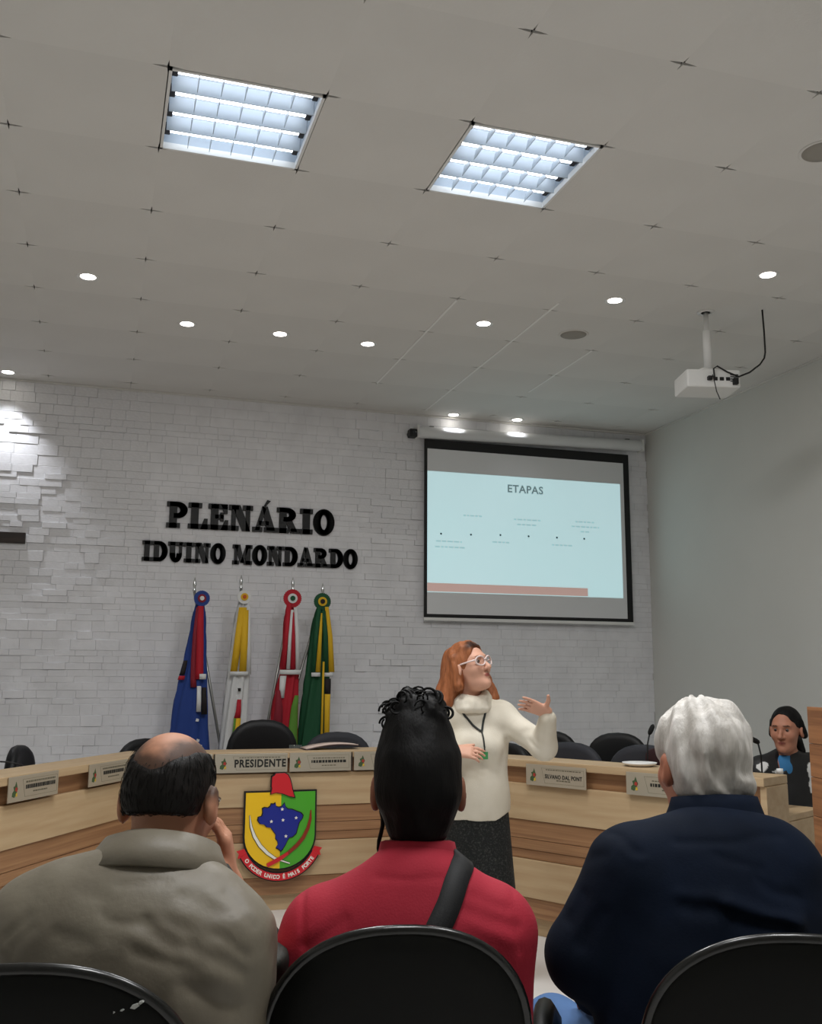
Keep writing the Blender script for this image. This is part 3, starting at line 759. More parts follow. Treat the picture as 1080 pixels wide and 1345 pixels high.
put_chair('b', 2.775, 1.555, aR + PI, .50, 1.0, M_FAB, 'dark grey swivel chair beside the white haired head with maroon cloth')
mc = back_shape(.22, .12, n=3, thick=.06, curve=.02).build('draped_cloth', mat('maroon_cloth', '2C0E12', .85, bump=.5, bscale=60), None, (2.985, 1.50, .872), aR + PI)
tag(mc, 'dark maroon cloth over the grey chair next to the white haired head', 'cloth')

# ------------------------------------------------------------------ things on the desk
def mic(loc, pts, label, headdir, lying=False):
    t = empty('gooseneck_microphone', loc, 0, label, 'microphone', 'gooseneck microphones on the desk')
    MB().box(-.045, .045, -.05, .05, 0, .03).build('base', M_BLACK, t, bevel=.008)
    MB().tube(pts, .0045, 8).build('gooseneck', M_BLACK, t)
    a = Vector(pts[-1]); d = Vector(headdir).normalized()
    MB().tube([a - d * .01, a, a + d * .02, a + d * .045, a + d * .055], [.006, .012, .014, .012, .005], 10).build('windscreen', mat('foam', '0C0C0C', .95, bump=.6, bscale=400), t)
x, y = onR(1.55, .48); mic((x, y, .745), [(0, 0, .03), (-.005, 0, .18), (0, .005, .27), (.02, .01, .335)], 'gooseneck microphone standing left of the white haired head', (.5, .1, .8))
x, y = onR(2.215, .45); mic((x, y, .745), [(0, 0, .03), (.01, 0, .16), (.01, .0, .25), (-.01, -.005, .32)], 'gooseneck microphone between the white haired head and the seated woman', (-.7, -.1, .3))
x, y = onL(.52, .48); mic((x, y, .745), [(0, 0, .03), (.0, 0, .1), (-.03, .0, .155), (-.1, -.02, .172), (-.17, -.03, .178)], 'bent gooseneck microphone lying low over the left desk run', (-1, 0, .05))
M_GLASS = mat('pale_glass', 'E4F0EA', .05, trans=.92, bump=.01, spec=.5)
gl = MB().lathe([(.026, 0), (.036, .004), (.042, .2), (.0395, .2), (.034, .008), (.001, .008)], seg=24).build('glass_vase', M_GLASS, None, (1.114, 2.87, .746))
tag(gl, 'tall clear glass tumbler between the two middle chairs', 'glass')
gl.modifiers.clear()
fo = empty('open_folder', (1.30, 2.70, .9325), R_(4), 'dark folder with papers lying on the ledge by the PRESIDENTE chair', 'folder')
cv = MB(); rows = []
for i in range(13):
    u = i / 12; x = -.17 + .34 * u; rows.append([(x, -.075, .006 + .034 * math.sin(u * 2.2) * (1 - u * .3)), (x, .075, .006 + .034 * math.sin(u * 2.2) * (1 - u * .3))])
solid(cv.grid(rows).build('paper_stack', mat('paper_pinkish', 'CDB9AE', .8, bump=.1), fo), .006)
rows2 = [[(p[0] * 1.06, p[1] * 1.15, p[2] - .0075) for p in r] for r in rows]
solid(MB().grid(rows2).build('cover', mat('folder_cover', '2C1816', .6, bump=.2), fo), .004)
pd = empty('paper_tray', (onR(1.72, .11)[0], onR(1.72, .11)[1], .932), aR, 'small white dish lying on the right ledge before a black chair', 'dish')
MB().lathe([(.06, 0), (.085, .012), (.09, .02), (.086, .02), (.058, .005), (.001, .005)], seg=28).build('dish', M_WHITEP, pd)
MB().lathe([(.001, .005), (.062, .006), (.076, .016), (.05, .021), (.001, .022)], seg=24).build('napkin', M_WHITEP, pd)
x, y = onR(2.30, .49)
bo_ = empty('water_bottle', (x, y, .745), 0, 'small clear water bottle with white cap in front of the seated woman', 'bottle')
MB().lathe([(.028, 0), (.031, .01), (.031, .11), (.028, .13), (.013, .16), (.012, .172), (.001, .172)], seg=18).build('body', M_GLASS, bo_)
MB().lathe([(.016, .165), (.016, .19), (.001, .192)], seg=16).build('cap', M_WHITEP, bo_)
MB().lathe([(.0316, .05), (.0316, .1), (.031, .1), (.031, .05)], seg=18).build('label_band', mat('pale_band', 'B8D2DC', .5, bump=.02), bo_)

# ------------------------------------------------------------------ wooden lectern on the right
le = empty('wooden_lectern', (2.97, -.345, 0), YAW + R_(4), 'tall reddish wooden panelled lectern at the right frame edge', 'lectern')
zz = [0, .2, .42, .63, .83, .985, 1.12, 1.27]
for k in range(7):
    MB().box(-.30, .34, -.225, -.2, zz[k] + .001, zz[k + 1] - .001).build('front_board', M_LECT, le, bevel=.0015)
    MB().box(-.318, -.3, -.225, .2, zz[k] + .001, zz[k + 1] - .001).build('side_board', M_LECT, le, bevel=.0015)
MB().box(.34, .358, -.225, .2, 0, 1.27).build('side_board', M_LECT, le, bevel=.002)
MB().box(-.3, .34, -.2, .2, 1.18, 1.2).build('reading_shelf', M_LECT, le, bevel=.002)
MB().box(-.3, .34, -.2, .2, .55, .57).build('shelf', M_LECT, le, bevel=.002)

# ------------------------------------------------------------------ four tied flags on one stand
FYY = 4.2
M_POLE = mat('flag_pole_metal', '9A9A96', .35, .6, bump=.02)
fs = empty('flag_stand', (1.0, FYY, 0), 0, 'low metal stand holding the four tied flags behind the tall chair', 'stand')
MB().lathe([(.24, 0), (.24, .02), (.2, .035), (.06, .05), (.03, .06), (.03, .32), (.001, .33)], seg=24).build('base', M_STEEL, fs)
MB().box(-.14, .14, -.03, .03, .32, .36).build('socket_bar', M_STEEL, fs, bevel=.006)
def cloth(name, m, par, rings, n=40, amp=.018, waves=7, ph=0.0, twist=0.3):
    """hanging bunched cloth: rings (cx, cy, z, rx, ry) local, pleated"""
    b = MB(); rows = []
    for i, (x, y, z_, rx, ry) in enumerate(rings):
        row = []
        for k in range(n):
            a = 2 * PI * k / n; w = 1 + amp / max(rx, .02) * math.sin(waves * a + ph + twist * i) * min(1, i / 2) + .25 * amp / max(rx, .02) * math.sin((waves * 2 + 1) * a + i * .7)
            row.append((x + rx * w * math.cos(a), y + ry * w * math.sin(a), z_))
        rows.append(row)
    b.grid(rows, closed=True); b.F.append(tuple(range(n))[::-1]); b.S.append(True)
    return b.build(name, m, par)
def interp(P, n):
    out = []
    for i in range(n):
        t = i / (n - 1) * (len(P) - 1); k = min(int(t), len(P) - 2); f = t - k
        out.append(tuple(P[k][j] * (1 - f) + P[k + 1][j] * f for j in range(len(P[0]))))
    return out
def ribbon(name, m, par, pts, w0, w1, y=0.0):
    b = MB(); rows = []; n = len(pts)
    for i, (x, z_) in enumerate(pts):
        w = w0 + (w1 - w0) * i / (n - 1); rows.append([(x - w / 2, y - .004 * math.sin(i * 1.3), z_), (x, y - .006, z_), (x + w / 2, y - .003 * math.cos(i), z_)])
    b.grid(rows); return solid(b.build(name, m, par), .002)
def rosette(par, x, z_, r, cols, y):
    k = len(cols)
    for i, m in enumerate(cols):
        rr = r * (1, .52, .27)[i]; b = MB(); n = 28
        P = []
        for j in range(n * 2):
            q = rr * (1 if j % 2 == 0 else (.93 if i == 0 else .97)); P.append((x + q * math.cos(PI * j / n), z_ + q * math.sin(PI * j / n)))
        b.plate(P[::1], y - .008 * (i + 1), y - .008 * i + .004)
        b.build('rosette_ring', m, par)
F_BLUE = mat('flag_blue', '1C3C86', .75, bump=.35, bscale=40); F_RED = mat('flag_red', 'B01428', .75, bump=.35, bscale=40)
F_WHITE = mat('flag_white', 'D9DADA', .75, bump=.35, bscale=40); F_YEL = mat('flag_yellow', 'DDB01E', .75, bump=.35, bscale=40)
F_GREEN = mat('flag_green', '0C4C2C', .75, bump=.35, bscale=40); F_LGR = mat('flag_light_green', '5A8A2E', .75, bump=.35, bscale=40)
F_DARK = mat('flag_dark', '1A1214', .75, bump=.3); F_DRED = mat('flag_crimson', '84182A', .75, bump=.35, bscale=40)
def flag(x_top, z_top, label, dx_base, m_cloth, rings, kind):
    x0 = 1.0
    t = empty('furled_flag', (x0 + dx_base, FYY, .36), 0, label, 'flag', 'tied flags on the stand')
    ox, oz = x0 + dx_base, .36
    top = (x_top - ox, 0, z_top - oz)
    MB().tube([(0, 0, -.03), top], .0115, 10).build('pole', M_POLE, t)
    fin = MB().lathe([(.012, 0), (.016, .008), (.008, .02), (.013, .04), (.015, .055), (.007, .085), (.001, .11)], seg=12).build('finial', M_CHROME, t, top)
    L = lambda x, z_: (x - ox, z_ - oz)
    rg = [(x - ox, dy, z_ - oz, rx, ry) for x, dy, z_, rx, ry in rings]
    cloth('cloth', m_cloth, t, interp(rg, 26))
    return t, L
# blue flag with red ribbon
t, L = flag(.551, 2.03, 'deep blue furled flag with a red ribbon and dark blue rosette', -.10, F_BLUE,
            [(.598, -.02, 1.95, .024, .03), (.588, -.03, 1.75, .044, .045), (.574, -.03, 1.5, .073, .06), (.562, -.03, 1.2, .112, .075), (.56, -.02, .8, .148, .08), (.56, -.02, .6, .155, .08)], 0)
x, z_ = L(.603, 1.972); rosette(t, x, z_, .062, [F_BLUE, F_DRED, F_WHITE], -.075)
ribbon('ribbon', F_RED, t, [L(a, b) for a, b in ((.592, 1.91), (.596, 1.75), (.60, 1.6), (.603, 1.42), (.60, 1.36))], .045, .062, -.115)
ribbon('ribbon', F_DRED, t, [L(a, b) for a, b in ((.575, 1.9), (.56, 1.7), (.556, 1.5), (.56, 1.36), (.565, 1.30))], .03, .045, -.112)
ribbon('ribbon_band', F_WHITE, t, [L(.628, 1.40), L(.628, 1.36)], .05, .05, -.125)
ribbon('white_stripe', F_WHITE, t, [L(.603, 1.31), L(.606, 1.2), L(.606, 1.12)], .03, .034, -.13)
ribbon('dark_patch', F_DARK, t, [L(.64, 1.3), L(.646, 1.2), L(.65, 1.1)], .035, .045, -.12)
ribbon('dark_patch', F_DARK, t, [L(.50, 1.5), L(.485, 1.42), L(.475, 1.39)], .03, .04, -.085)
ribbon('red_patch', F_RED, t, [L(.478, 1.385), L(.47, 1.355)], .045, .05, -.088)
for px, pz in ((.60, 1.06), (.545, .93), (.61, .91), (.63, .87), (.58, .87)): MB().plate([(x + L(px, pz)[0], z_ + L(px, pz)[1]) for x, z_ in ((-.012, -.01), (.01, -.012), (.014, .006), (-.006, .012))], -.118, -.115).build('white_star', F_WHITE, t)
# white flag with yellow ribbons
t, L = flag(.909, 2.06, 'white furled flag with yellow ribbon tails and a small red and yellow emblem', -.035, F_WHITE,
            [(.925, -.02, 1.96, .028, .03), (.918, -.03, 1.75, .052, .045), (.91, -.03, 1.45, .070, .055), (.90, -.03, 1.2, .078, .06), (.885, -.02, .8, .092, .07), (.88, -.02, .6, .10, .07)], 1)
x, z_ = L(.925, 1.993); rosette(t, x + .003, z_, .056, [F_WHITE, F_YEL, mat('flag_orange', 'B8541A', .75, bump=.3)], -.07)
ribbon('ribbon', F_YEL, t, [L(a, b) for a, b in ((.915, 1.91), (.885, 1.65), (.862, 1.42))], .06, .052, -.10)
ribbon('ribbon', F_YEL, t, [L(a, b) for a, b in ((.935, 1.89), (.935, 1.65), (.93, 1.42))], .05, .056, -.102)
ribbon('ribbon', F_WHITE, t, [L(a, b) for a, b in ((.955, 1.93), (.968, 1.65), (.975, 1.4))], .03, .04, -.098)
ribbon('ribbon_fringe', F_WHITE, t, [L(.90, 1.42), L(.90, 1.39)], .14, .14, -.106)
ribbon('emblem_red', F_RED, t, [L(.908, 1.21), L(.905, 1.12), L(.897, 1.07)], .03, .05, -.115)
ribbon('emblem_yellow', F_YEL, t, [L(.90, 1.07), L(.895, .96), L(.892, .9)], .05, .045, -.118)
ribbon('emblem_green', F_LGR, t, [L(.88, 1.07), L(.876, 1.0), L(.87, .93)], .016, .02, -.12)
ribbon('emblem_dark', F_DARK, t, [L(.908, 1.295), L(.908, 1.27)], .026, .018, -.108)
# red and white flag
t, L = flag(1.32, 2.06, 'crimson furled flag with red and white ribbons and a green edge', .035, F_RED,
            [(1.306, -.02, 1.95, .03, .03), (1.305, -.03, 1.7, .046, .04), (1.30, -.03, 1.4, .062, .05), (1.285, -.03, 1.2, .085, .06), (1.27, -.02, .8, .11, .07), (1.27, -.02, .6, .11, .07)], 2)
x, z_ = L(1.306, 1.992); rosette(t, x, z_, .074, [F_RED, F_WHITE, F_GREEN], -.07)
ribbon('ribbon', F_RED, t, [L(a, b) for a, b in ((1.276, 1.95), (1.264, 1.7), (1.246, 1.44))], .04, .04, -.10)
ribbon('ribbon', F_WHITE, t, [L(a, b) for a, b in ((1.30, 1.9), (1.29, 1.7), (1.283, 1.44))], .02, .036, -.104)
ribbon('ribbon', F_RED, t, [L(a, b) for a, b in ((1.31, 1.88), (1.314, 1.7), (1.317, 1.44))], .01, .044, -.107)
ribbon('ribbon', F_WHITE, t, [L(a, b) for a, b in ((1.328, 1.92), (1.345, 1.7), (1.352, 1.42))], .03, .04, -.10)
ribbon('ribbon_fringe', F_WHITE, t, [L(1.296, 1.435), L(1.296, 1.40)], .165, .165, -.11)
ribbon('white_stripe', F_WHITE, t, [L(1.243, 1.39), L(1.238, 1.3), L(1.235, 1.22)], .05, .04, -.10)
ribbon('green_edge', F_LGR, t, [L(1.35, 1.24), L(1.335, 1.15), L(1.325, .95), L(1.32, .8)], .03, .095, -.115)
ribbon('red_fold', F_DRED, t, [L(1.205, 1.28), L(1.215, 1.15), L(1.20, .9)], .03, .09, -.11)
# green and yellow flag
t, L = flag(1.563, 2.02, 'dark green furled flag with yellow stripes and a green and yellow rosette', .10, F_GREEN,
            [(1.547, -.02, 1.93, .03, .03), (1.54, -.03, 1.7, .065, .045), (1.525, -.03, 1.4, .085, .055), (1.52, -.03, 1.2, .095, .06), (1.505, -.02, .8, .122, .075), (1.50, -.02, .6, .13, .075)], 3)
x, z_ = L(1.547, 1.974); rosette(t, x, z_, .070, [F_GREEN, F_YEL, F_DARK], -.07)
ribbon('ribbon', F_GREEN, t, [L(a, b) for a, b in ((1.515, 1.93), (1.495, 1.7), (1.482, 1.42))], .035, .045, -.108)
ribbon('ribbon', F_YEL, t, [L(a, b) for a, b in ((1.535, 1.88), (1.527, 1.7), (1.515, 1.42))], .012, .04, -.11)
ribbon('ribbon', F_GREEN, t, [L(a, b) for a, b in ((1.55, 1.9), (1.57, 1.7), (1.58, 1.42))], .03, .045, -.112)
ribbon('ribbon', F_YEL, t, [L(a, b) for a, b in ((1.575, 1.93), (1.605, 1.7), (1.62, 1.42))], .03, .055, -.108)
for px in (1.497, 1.60): ribbon('ribbon_fringe', F_WHITE, t, [L(px, 1.415), L(px, 1.385)], .07, .07, -.114)
ribbon('yellow_stripe', F_YEL, t, [L(1.555, 1.5), L(1.553, 1.2), L(1.55, .8)], .014, .02, -.125)
ribbon('yellow_stripe', F_YEL, t, [L(1.592, 1.25), L(1.592, 1.1), L(1.592, .8)], .045, .04, -.12)
ribbon('dark_patch', F_DARK, t, [L(1.592, 1.37), L(1.594, 1.3), L(1.594, 1.25)], .05, .045, -.118)

# ------------------------------------------------------------------ people
SKIN = dict(spec=.35, rough=.55)
EXv = np.array([math.cos(YAW), math.sin(YAW), 0]); EYv = np.array([-math.sin(YAW), math.cos(YAW), 0])
def world(x, y, z=0.0):
    return (CX + x * EXv[0] + y * EYv[0], CY + x * EXv[1] + y * EYv[1], z)
def frame(F, U=(0, 0, 1)):
    F = unit(F); Rr = unit(np.cross(F, np.asarray(U, float))); return np.stack([Rr, F, np.cross(Rr, F)], 1).astype(np.float32)
class Fig:
    """one person: the root is the body mesh, clothes and hair are its children"""
    def __init__(s, base): s.base = np.array([base[0], base[1], 0], np.float32); s.root = None
    def put(s, name, me, m, parent=None, **kw):
        par = parent or s.root
        if par is None:
            o = link(name, me, m, None, world(s.base[0], s.base[1]), YAW); s.root = o
        else: o = link(name, me, m, par)
        return o
    def sdf(s, name, f, lo, hi, h, m, col=None, parent=None):
        V, F = sdf_mesh(f, lo, hi, h)
        return s.put(name, np_mesh(name, V - s.base, F, True, col(V) if col else None), m, parent)
    def mb(s, name, b, m, parent=None, bevel=0.0):
        me = b.me(name, bevel); me.transform(Matrix.Translation((-s.base[0], -s.base[1], 0))); return s.put(name, me, m, parent)
def headq(P, c, M, k=1.0): return ((P - np.asarray(c, np.float32)) @ M) / k
def head_d(Q):
    d = elld(Q, (0, -.012, .045), (.074, .095, .083))
    d = smin(d, elld(Q, (0, .025, -.015), (.062, .066, .092)), .04)
    d = smin(d, elld(Q, (0, .042, -.078), (.044, .042, .034)), .035)
    d = smin(d, elld(Q, (0, .078, -.094), (.02, .02, .018)), .03)
    d = smin(d, elld(Q, (0, .076, .036), (.05, .02, .013)), .02)
    A = Q.copy(); A[:, 0] = np.abs(A[:, 0])
    d = smin(d, elld(A, (.04, .064, -.018), (.022, .022, .022)), .03)
    d = smax(d, -elld(A, (.031, .102, .016), (.017, .016, .012)), .012)
    d = smin(d, capd(Q, (0, .088, .022), (0, .116, -.022), .007, .012), .014)
    d = smin(d, elld(A, (.012, .1, -.026), (.008, .01, .007)), .008)
    d = smin(d, elld(Q, (0, .091, -.050), (.023, .011, .006)), .006)
    d = smin(d, elld(Q, (0, .089, -.061), (.020, .011, .0075)), .006)
    e = smax(elld(A, (.083, -.008, 0), (.012, .022, .035)), -elld(A, (.096, -.002, .003), (.008, .012, .02)), .006)
    return smin(d, e, .008)
def hand(W, F, N, T, curl=(.3, .3, .3, .3), spread=.0, thumb=(.7, .6, .25), s=1.0):
    """wrist, finger direction, palm-facing normal, thumb side: palm and five jointed fingers"""
    W = np.asarray(W, float); F = unit(F); N = unit(np.asarray(N, float) - F * float(np.dot(N, F))); T0 = np.cross(F, N); T = T0 if np.dot(T0, T) > 0 else -T0
    pr = []
    for o in (-.026, -.009, .009, .026):
        pr.append(('c', W + T * o * .6 * s, W + F * .082 * s + T * o * s, .016 * s, .0125 * s, .012))
    for i, (o, ln) in enumerate(((-.031, .058), (-.0105, .072), (.0105, .078), (.031, .070))):
        p = W + F * .084 * s + T * o * s; a = 0.0; D0 = unit(F + T * (o * spread * 10))
        for j, fr in enumerate((.46, .30, .24)):
            a += curl[i] * (1.0 if j == 0 else 1.15)
            D = D0 * math.cos(a) + N * math.sin(a); q = p + D * ln * fr * s
            pr.append(('c', p, q, (.0088 - .0009 * j) * s, (.0082 - .0012 * j) * s, .003)); p = q
    p = W + F * .022 * s + T * .026 * s; D = unit(T * thumb[0] + F * thumb[1] + N * thumb[2])
    q = p + D * .044 * s; pr.append(('c', p, q, .0135 * s, .0105 * s, .012))
    D2 = unit(D + F * .35); r = q + D2 * .032 * s; pr.append(('c', q, r, .0102 * s, .0082 * s, .004))
    return pr
def limbs(J, g=0.0, arms=True, legs=True):
    pr = []
    for i in (0, 1):
        if arms:
            pr += [('c', J['sh'][i], J['el'][i], .052 + g, .041 + g, .03), ('c', J['el'][i], J['wr'][i], .041 + g, .026 + g, .02)]
        if legs:
            pr += [('c', J['hip'][i], J['kn'][i], .085 + g, .058 + g, .05), ('c', J['kn'][i], J['an'][i], .054 + g, .036 + g, .03)]
    return pr
def torso(J, g=0.0):
    pr = [('e', J['chest'][0], np.array(J['chest'][1]) + g), ('e', J['abd'][0], np.array(J['abd'][1]) + g, None, .08)]
    m = (np.array(J['sh'][0]) + np.array(J['sh'][1])) / 2
    pr += [('c', J['sh'][0], J['sh'][1], .056 + g, .056 + g, .05)]
    nb = np.array(J['neck'][0])
    for i in (0, 1): pr.append(('c', nb + (0, 0, .01), np.array(J['sh'][i]) * .8 + nb * .2, .045 + g, .05 + g, .05))
    return pr
def bodyf(J, hands, hk=1.0):
    base = torso(J) + limbs(J) + [('c', J['neck'][0], J['neck'][1], J.get('nr', .056), J.get('nr', .056) * .95, .04)]
    feet = [('c', np.array(J['an'][i]) + (0, 0, -.03), np.array(J['toe'][i]), .04, .03, .03) for i in (0, 1)]
    def f(P):
        d = fold(P, base + feet, .04)
        d = smin(d, head_d(headq(P, J['head'], J['M'], hk)) * hk, .025)
        for hp in hands: d = smin(d, fold(P, hp, .006), .008)
        return d
    return f
def skin_col(J, tone, lips, brow, hk=1.0, scalp=None):
    t, l, b = [np.array(lin(c)[:3]) for c in (tone, lips, brow)]
    def col(V):
        C = np.tile(t, (len(V), 1)); Q = headq(V.astype(np.float32), J['head'], J['M'], hk); A = Q.copy(); A[:, 0] = np.abs(A[:, 0])
        n = vnoise(Q * 40)[:, None] * .05; C = C * (1 + n)
        w = np.clip(-elld(Q, (0, .098, -.055), (.022, .02, .010)) / .003, 0, 1)[:, None]; C = C * (1 - w) + l * w
        w = np.clip(-elld(A, (.032, .09, .037), (.02, .02, .005)) / .002, 0, 1)[:, None]; C = C * (1 - w) + b * w
        w = np.clip(-elld(A, (.04, .075, -.02), (.02, .03, .018)) / .012, 0, 1)[:, None] * .3; C = C * (1 - w) + (t * .6 + l * .4) * w
        if scalp is not None: C = scalp(Q, C)
        return C
    return col
def folds(P, segs, ycut=None):
    """cloth creases: each (a, b, radius, amplitude), amplitude > 0 sinks the surface"""
    d = 0
    if ycut is not None: w_ = np.clip((ycut - P[:, 1]) / .03, 0, 1); P = P * np.array([1, 0, 1], np.float32)
    for a, b, r, amp in segs:
        if ycut is not None: a, b = np.array(a) * (1, 0, 1), np.array(b) * (1, 0, 1); amp = amp * w_
        e = capd(P, a, b, 0, 0); d = d + amp * np.exp(-(e / r) ** 2)
    return d
def strands(fig, name, f, seeds, dirf, steps, seg, r, m, lift=.002, wav=.25, parent=None, grow=.0):
    X = seeds.astype(np.float32); n = len(X); tr = []; nr = []; ph = RNG.uniform(0, 6, n).astype(np.float32); lf = (lift + RNG.uniform(-.001, .003, n)).astype(np.float32)
    for k in range(steps + 1):
        g = grad(f, X); X = X - g * (f(X) - lf - grow * k)[:, None]
        ok = ok & (np.abs(f(X) - lf - grow * k) < .006) if k else np.ones(n, bool); tr.append(X.copy()); nr.append(g)
        t = dirf(X, k); t = t - (t * g).sum(1, keepdims=True) * g; t /= np.maximum(np.linalg.norm(t, axis=1, keepdims=True), 1e-6)
        b = np.cross(t, g); t = t + b * (wav * np.sin(ph + k * 1.1))[:, None]
        X = X + t * seg
    V = []; F = []
    T_ = np.stack(tr, 1); G = np.stack(nr, 1)
    ok &= (np.linalg.norm(np.diff(T_, axis=1), axis=2) < seg * 2.2).all(1); T_ = T_[ok]; G = G[ok]; n = len(T_)
    D = np.gradient(T_, axis=1); D /= np.maximum(np.linalg.norm(D, axis=2, keepdims=True), 1e-6); B = np.cross(D, G)
    taper = np.concatenate([np.linspace(.6, 1, 2), np.linspace(1, .15, steps - 1)])[None, :, None] * r
    ring_ = np.stack([T_ + G * taper, T_ + (-.5 * G + .87 * B) * taper, T_ + (-.5 * G - .87 * B) * taper], 2)
    V = ring_.reshape(-1, 3); idx = np.arange(n * (steps + 1) * 3).reshape(n, steps + 1, 3)
    for k in range(3):
        l = (k + 1) % 3
        F.append(np.stack([idx[:, :-1, k], idx[:, :-1, l], idx[:, 1:, l], idx[:, 1:, k]], -1).reshape(-1, 4))
    return fig.put(name, np_mesh(name, V - fig.base, np.concatenate(F)), m, parent)
def drape(fig, name, f, pts, w, m, off=.004, th=.0025, n=26, rows=3, parent=None):
    """a strap that follows the surface f = off"""
    P = np.array(interp([tuple(p) for p in pts], n), np.float32); R = []
    for k in range(4):
        g = grad(f, P); P = P - g * (f(P) - off)[:, None]
    T_ = np.gradient(P, axis=0); T_ /= np.linalg.norm(T_, axis=1, keepdims=True); g = grad(f, P); B = np.cross(T_, g)
    for j in range(rows):
        q = P + B * (w * (j / (rows - 1) - .5))
        for k in range(2): q = q - grad(f, q) * (f(q) - off)[:, None]
        R.append(q - fig.base)
    b = MB(); b.grid([[tuple(R[j][i]) for j in range(rows)] for i in range(n)])
    return solid(fig.put(name, b.me(name), m, parent), th)
def band(fig, name, m, rings, n=40, th=.004, wob=0.0, parent=None):
    """lofted collar: rings of (cx, cy, z, rx, ry, tilt_y)"""
    rows = []
    for i, (x, y, z_, rx, ry, ty) in enumerate(rings):
        rows.append([(x + rx * math.cos(a) * (1 + wob * math.sin(5 * a + i)), y + ry * math.sin(a), z_ + ty * math.sin(a) + wob * .06 * math.sin(3 * a + i * 2)) for a in [2 * PI * k / n for k in range(n)]])
    b = MB(); b.grid(rows, closed=True)
    me = b.me(name); me.transform(Matrix.Translation((-fig.base[0], -fig.base[1], 0)))
    return solid(fig.put(name, me, m, parent), th)
def shoes(fig, J, m, g=.012):
    for i in (0, 1):
        a = np.array(J['an'][i]); t = np.array(J['toe'][i])
        pr = [('c', a + (0, 0, -.02), t, .042 + g, .034 + g), ('c', a + (0, 0, .02), a + (0, 0, -.03), .045 + g, .045 + g)]
        fig.sdf('shoe', lambda P: smax(fold(P, pr, .03), -P[:, 2] + .004, .004), np.minimum(a, t) - .09, np.maximum(a, t) + .09, .008, m)
def eyes(fig, J, iris, hk=1.0):
    mw = mat('eye_white', '6E6058', .4, bump=.01); mi = mat('iris_' + iris, iris, .2, bump=.01)
    for sx in (-1, 1):
        c = np.array(J['head']) + J['M'] @ np.array([sx * .031, .0825, .0145]) * hk
        for nm, mm, r, dy in (('eye', mw, .0102, -.0012), ('iris', mi, .0066, .0036)):
            cc = c + J['M'] @ np.array([0, dy, 0]) * hk - fig.base
            b = MB().lathe([(r * math.sin(q), -r * math.cos(q)) for q in [PI * (k + .05) / 8.1 for k in range(9)]], seg=12)
            me = b.me(nm); me.transform(Matrix.Translation(cc)); fig.put(nm, me, mm)
M_SKIN = mat('skin', 'FFFFFF', vcol=True, bump=.15, bscale=180, bdist=.001, rough=.55, spec=.35)
M_SHOE = mat('black_shoe', '141414', .4, bump=.1)

# --- man in the olive vest, front row left
J = dict(chest=((-.46, 1.765, .83), (.205, .115, .24)), abd=((-.465, 1.79, .64), (.19, .125, .19)), sh=((-.64, 1.76, .965), (-.29, 1.76, .95)), el=((-.70, 1.98, .72), (-.255, 2.06, .76)),
         wr=((-.60, 2.2, .66), (-.345, 1.985, .992)), hip=((-.57, 1.86, .54), (-.37, 1.86, .54)), kn=((-.63, 2.33, .54), (-.30, 2.33, .54)), an=((-.63, 2.31, .09), (-.30, 2.31, .09)),
         toe=((-.65, 2.47, .035), (-.30, 2.47, .035)), neck=((-.445, 1.81, 1.02), (-.437, 1.855, 1.12)), nr=.06, head=(-.437, 1.868, 1.148), M=frame((.13, .96, -.22)))
hd = [hand(J['wr'][1], (-.12, -.10, 1), (-1, -.1, -.1), (.1, -1, .2), (.45, .4, .4, .35)), hand(J['wr'][0], (.4, .9, -.1), (0, 0, -1), (1, 0, 0), (.4, .4, .4, .4))]
dk = np.array(lin('2A221D')[:3])
def bald1(Q): return smin(elld(Q, (.004, -.035, .128), (.054, .095, .058)), elld(Q, (-.004, -.086, .088), (.034, .04, .032)), .03) + vnoise(Q * 28) * .006
def scalp1(Q, C):
    th = np.clip(1.1 + bald1(Q) / .026 + vnoise(Q * 70) * .2 + vnoise(Q * 160) * .15, 0, 1)
    w = th * np.clip((Q[:, 2] - .0) / .02, 0, 1) * np.clip((.068 - Q[:, 1]) / .02, 0, 1) * .85
    return C * (1 - w[:, None]) + dk * w[:, None]
f1 = Fig((-.46, 1.85))
fb = bodyf(J, hd)
f1.sdf('seated_person', fb, (-.82, 1.6, 0), (-.1, 2.55, 1.32), .006, M_SKIN, skin_col(J, 'B98468', '9A6052', '241C18', scalp=scalp1))
tag(f1.root, 'balding dark haired man in an olive vest in the left chair, hand on cheek', 'person')
def h1(P):
    Q = headq(P, J1['head'], J1['M']); d = elld(Q, (0, -.013, .044), (.078, .0995, .0865)); d = smin(d, elld(Q, (0, -.05, -.0), (.066, .05, .05)), .03)
    bald = bald1(Q)
    d = smax(d, -bald - .002, .030)
    A = Q.copy(); A[:, 0] = np.abs(A[:, 0])
    d = smax(d, -(Q[:, 2] + .016 - .12 * np.maximum(Q[:, 1], -.06) * (Q[:, 1] < .0)) , .006)
    d = smax(d, Q[:, 1] - .045 + .5 * np.maximum(-Q[:, 2], -.03), .008)
    d = smax(d, -elld(A, (.090, .002, -.008), (.034, .032, .046)), .006)
    return d + vnoise(Q * 120) * .0007
J1 = J
M_HAIRD = mat('dark_hair', '110E0C', .55, spec=.25, bump=.6, bscale=50, stretch=(6, 6, 1), bdist=.002)
f1.sdf('hair', h1, (-.57, 1.72, 1.05), (-.3, 2.0, 1.30), .0042, M_HAIRD)
V = np.array([v.co for v in f1.root.children[-1].data.vertices])[::8] + f1.base
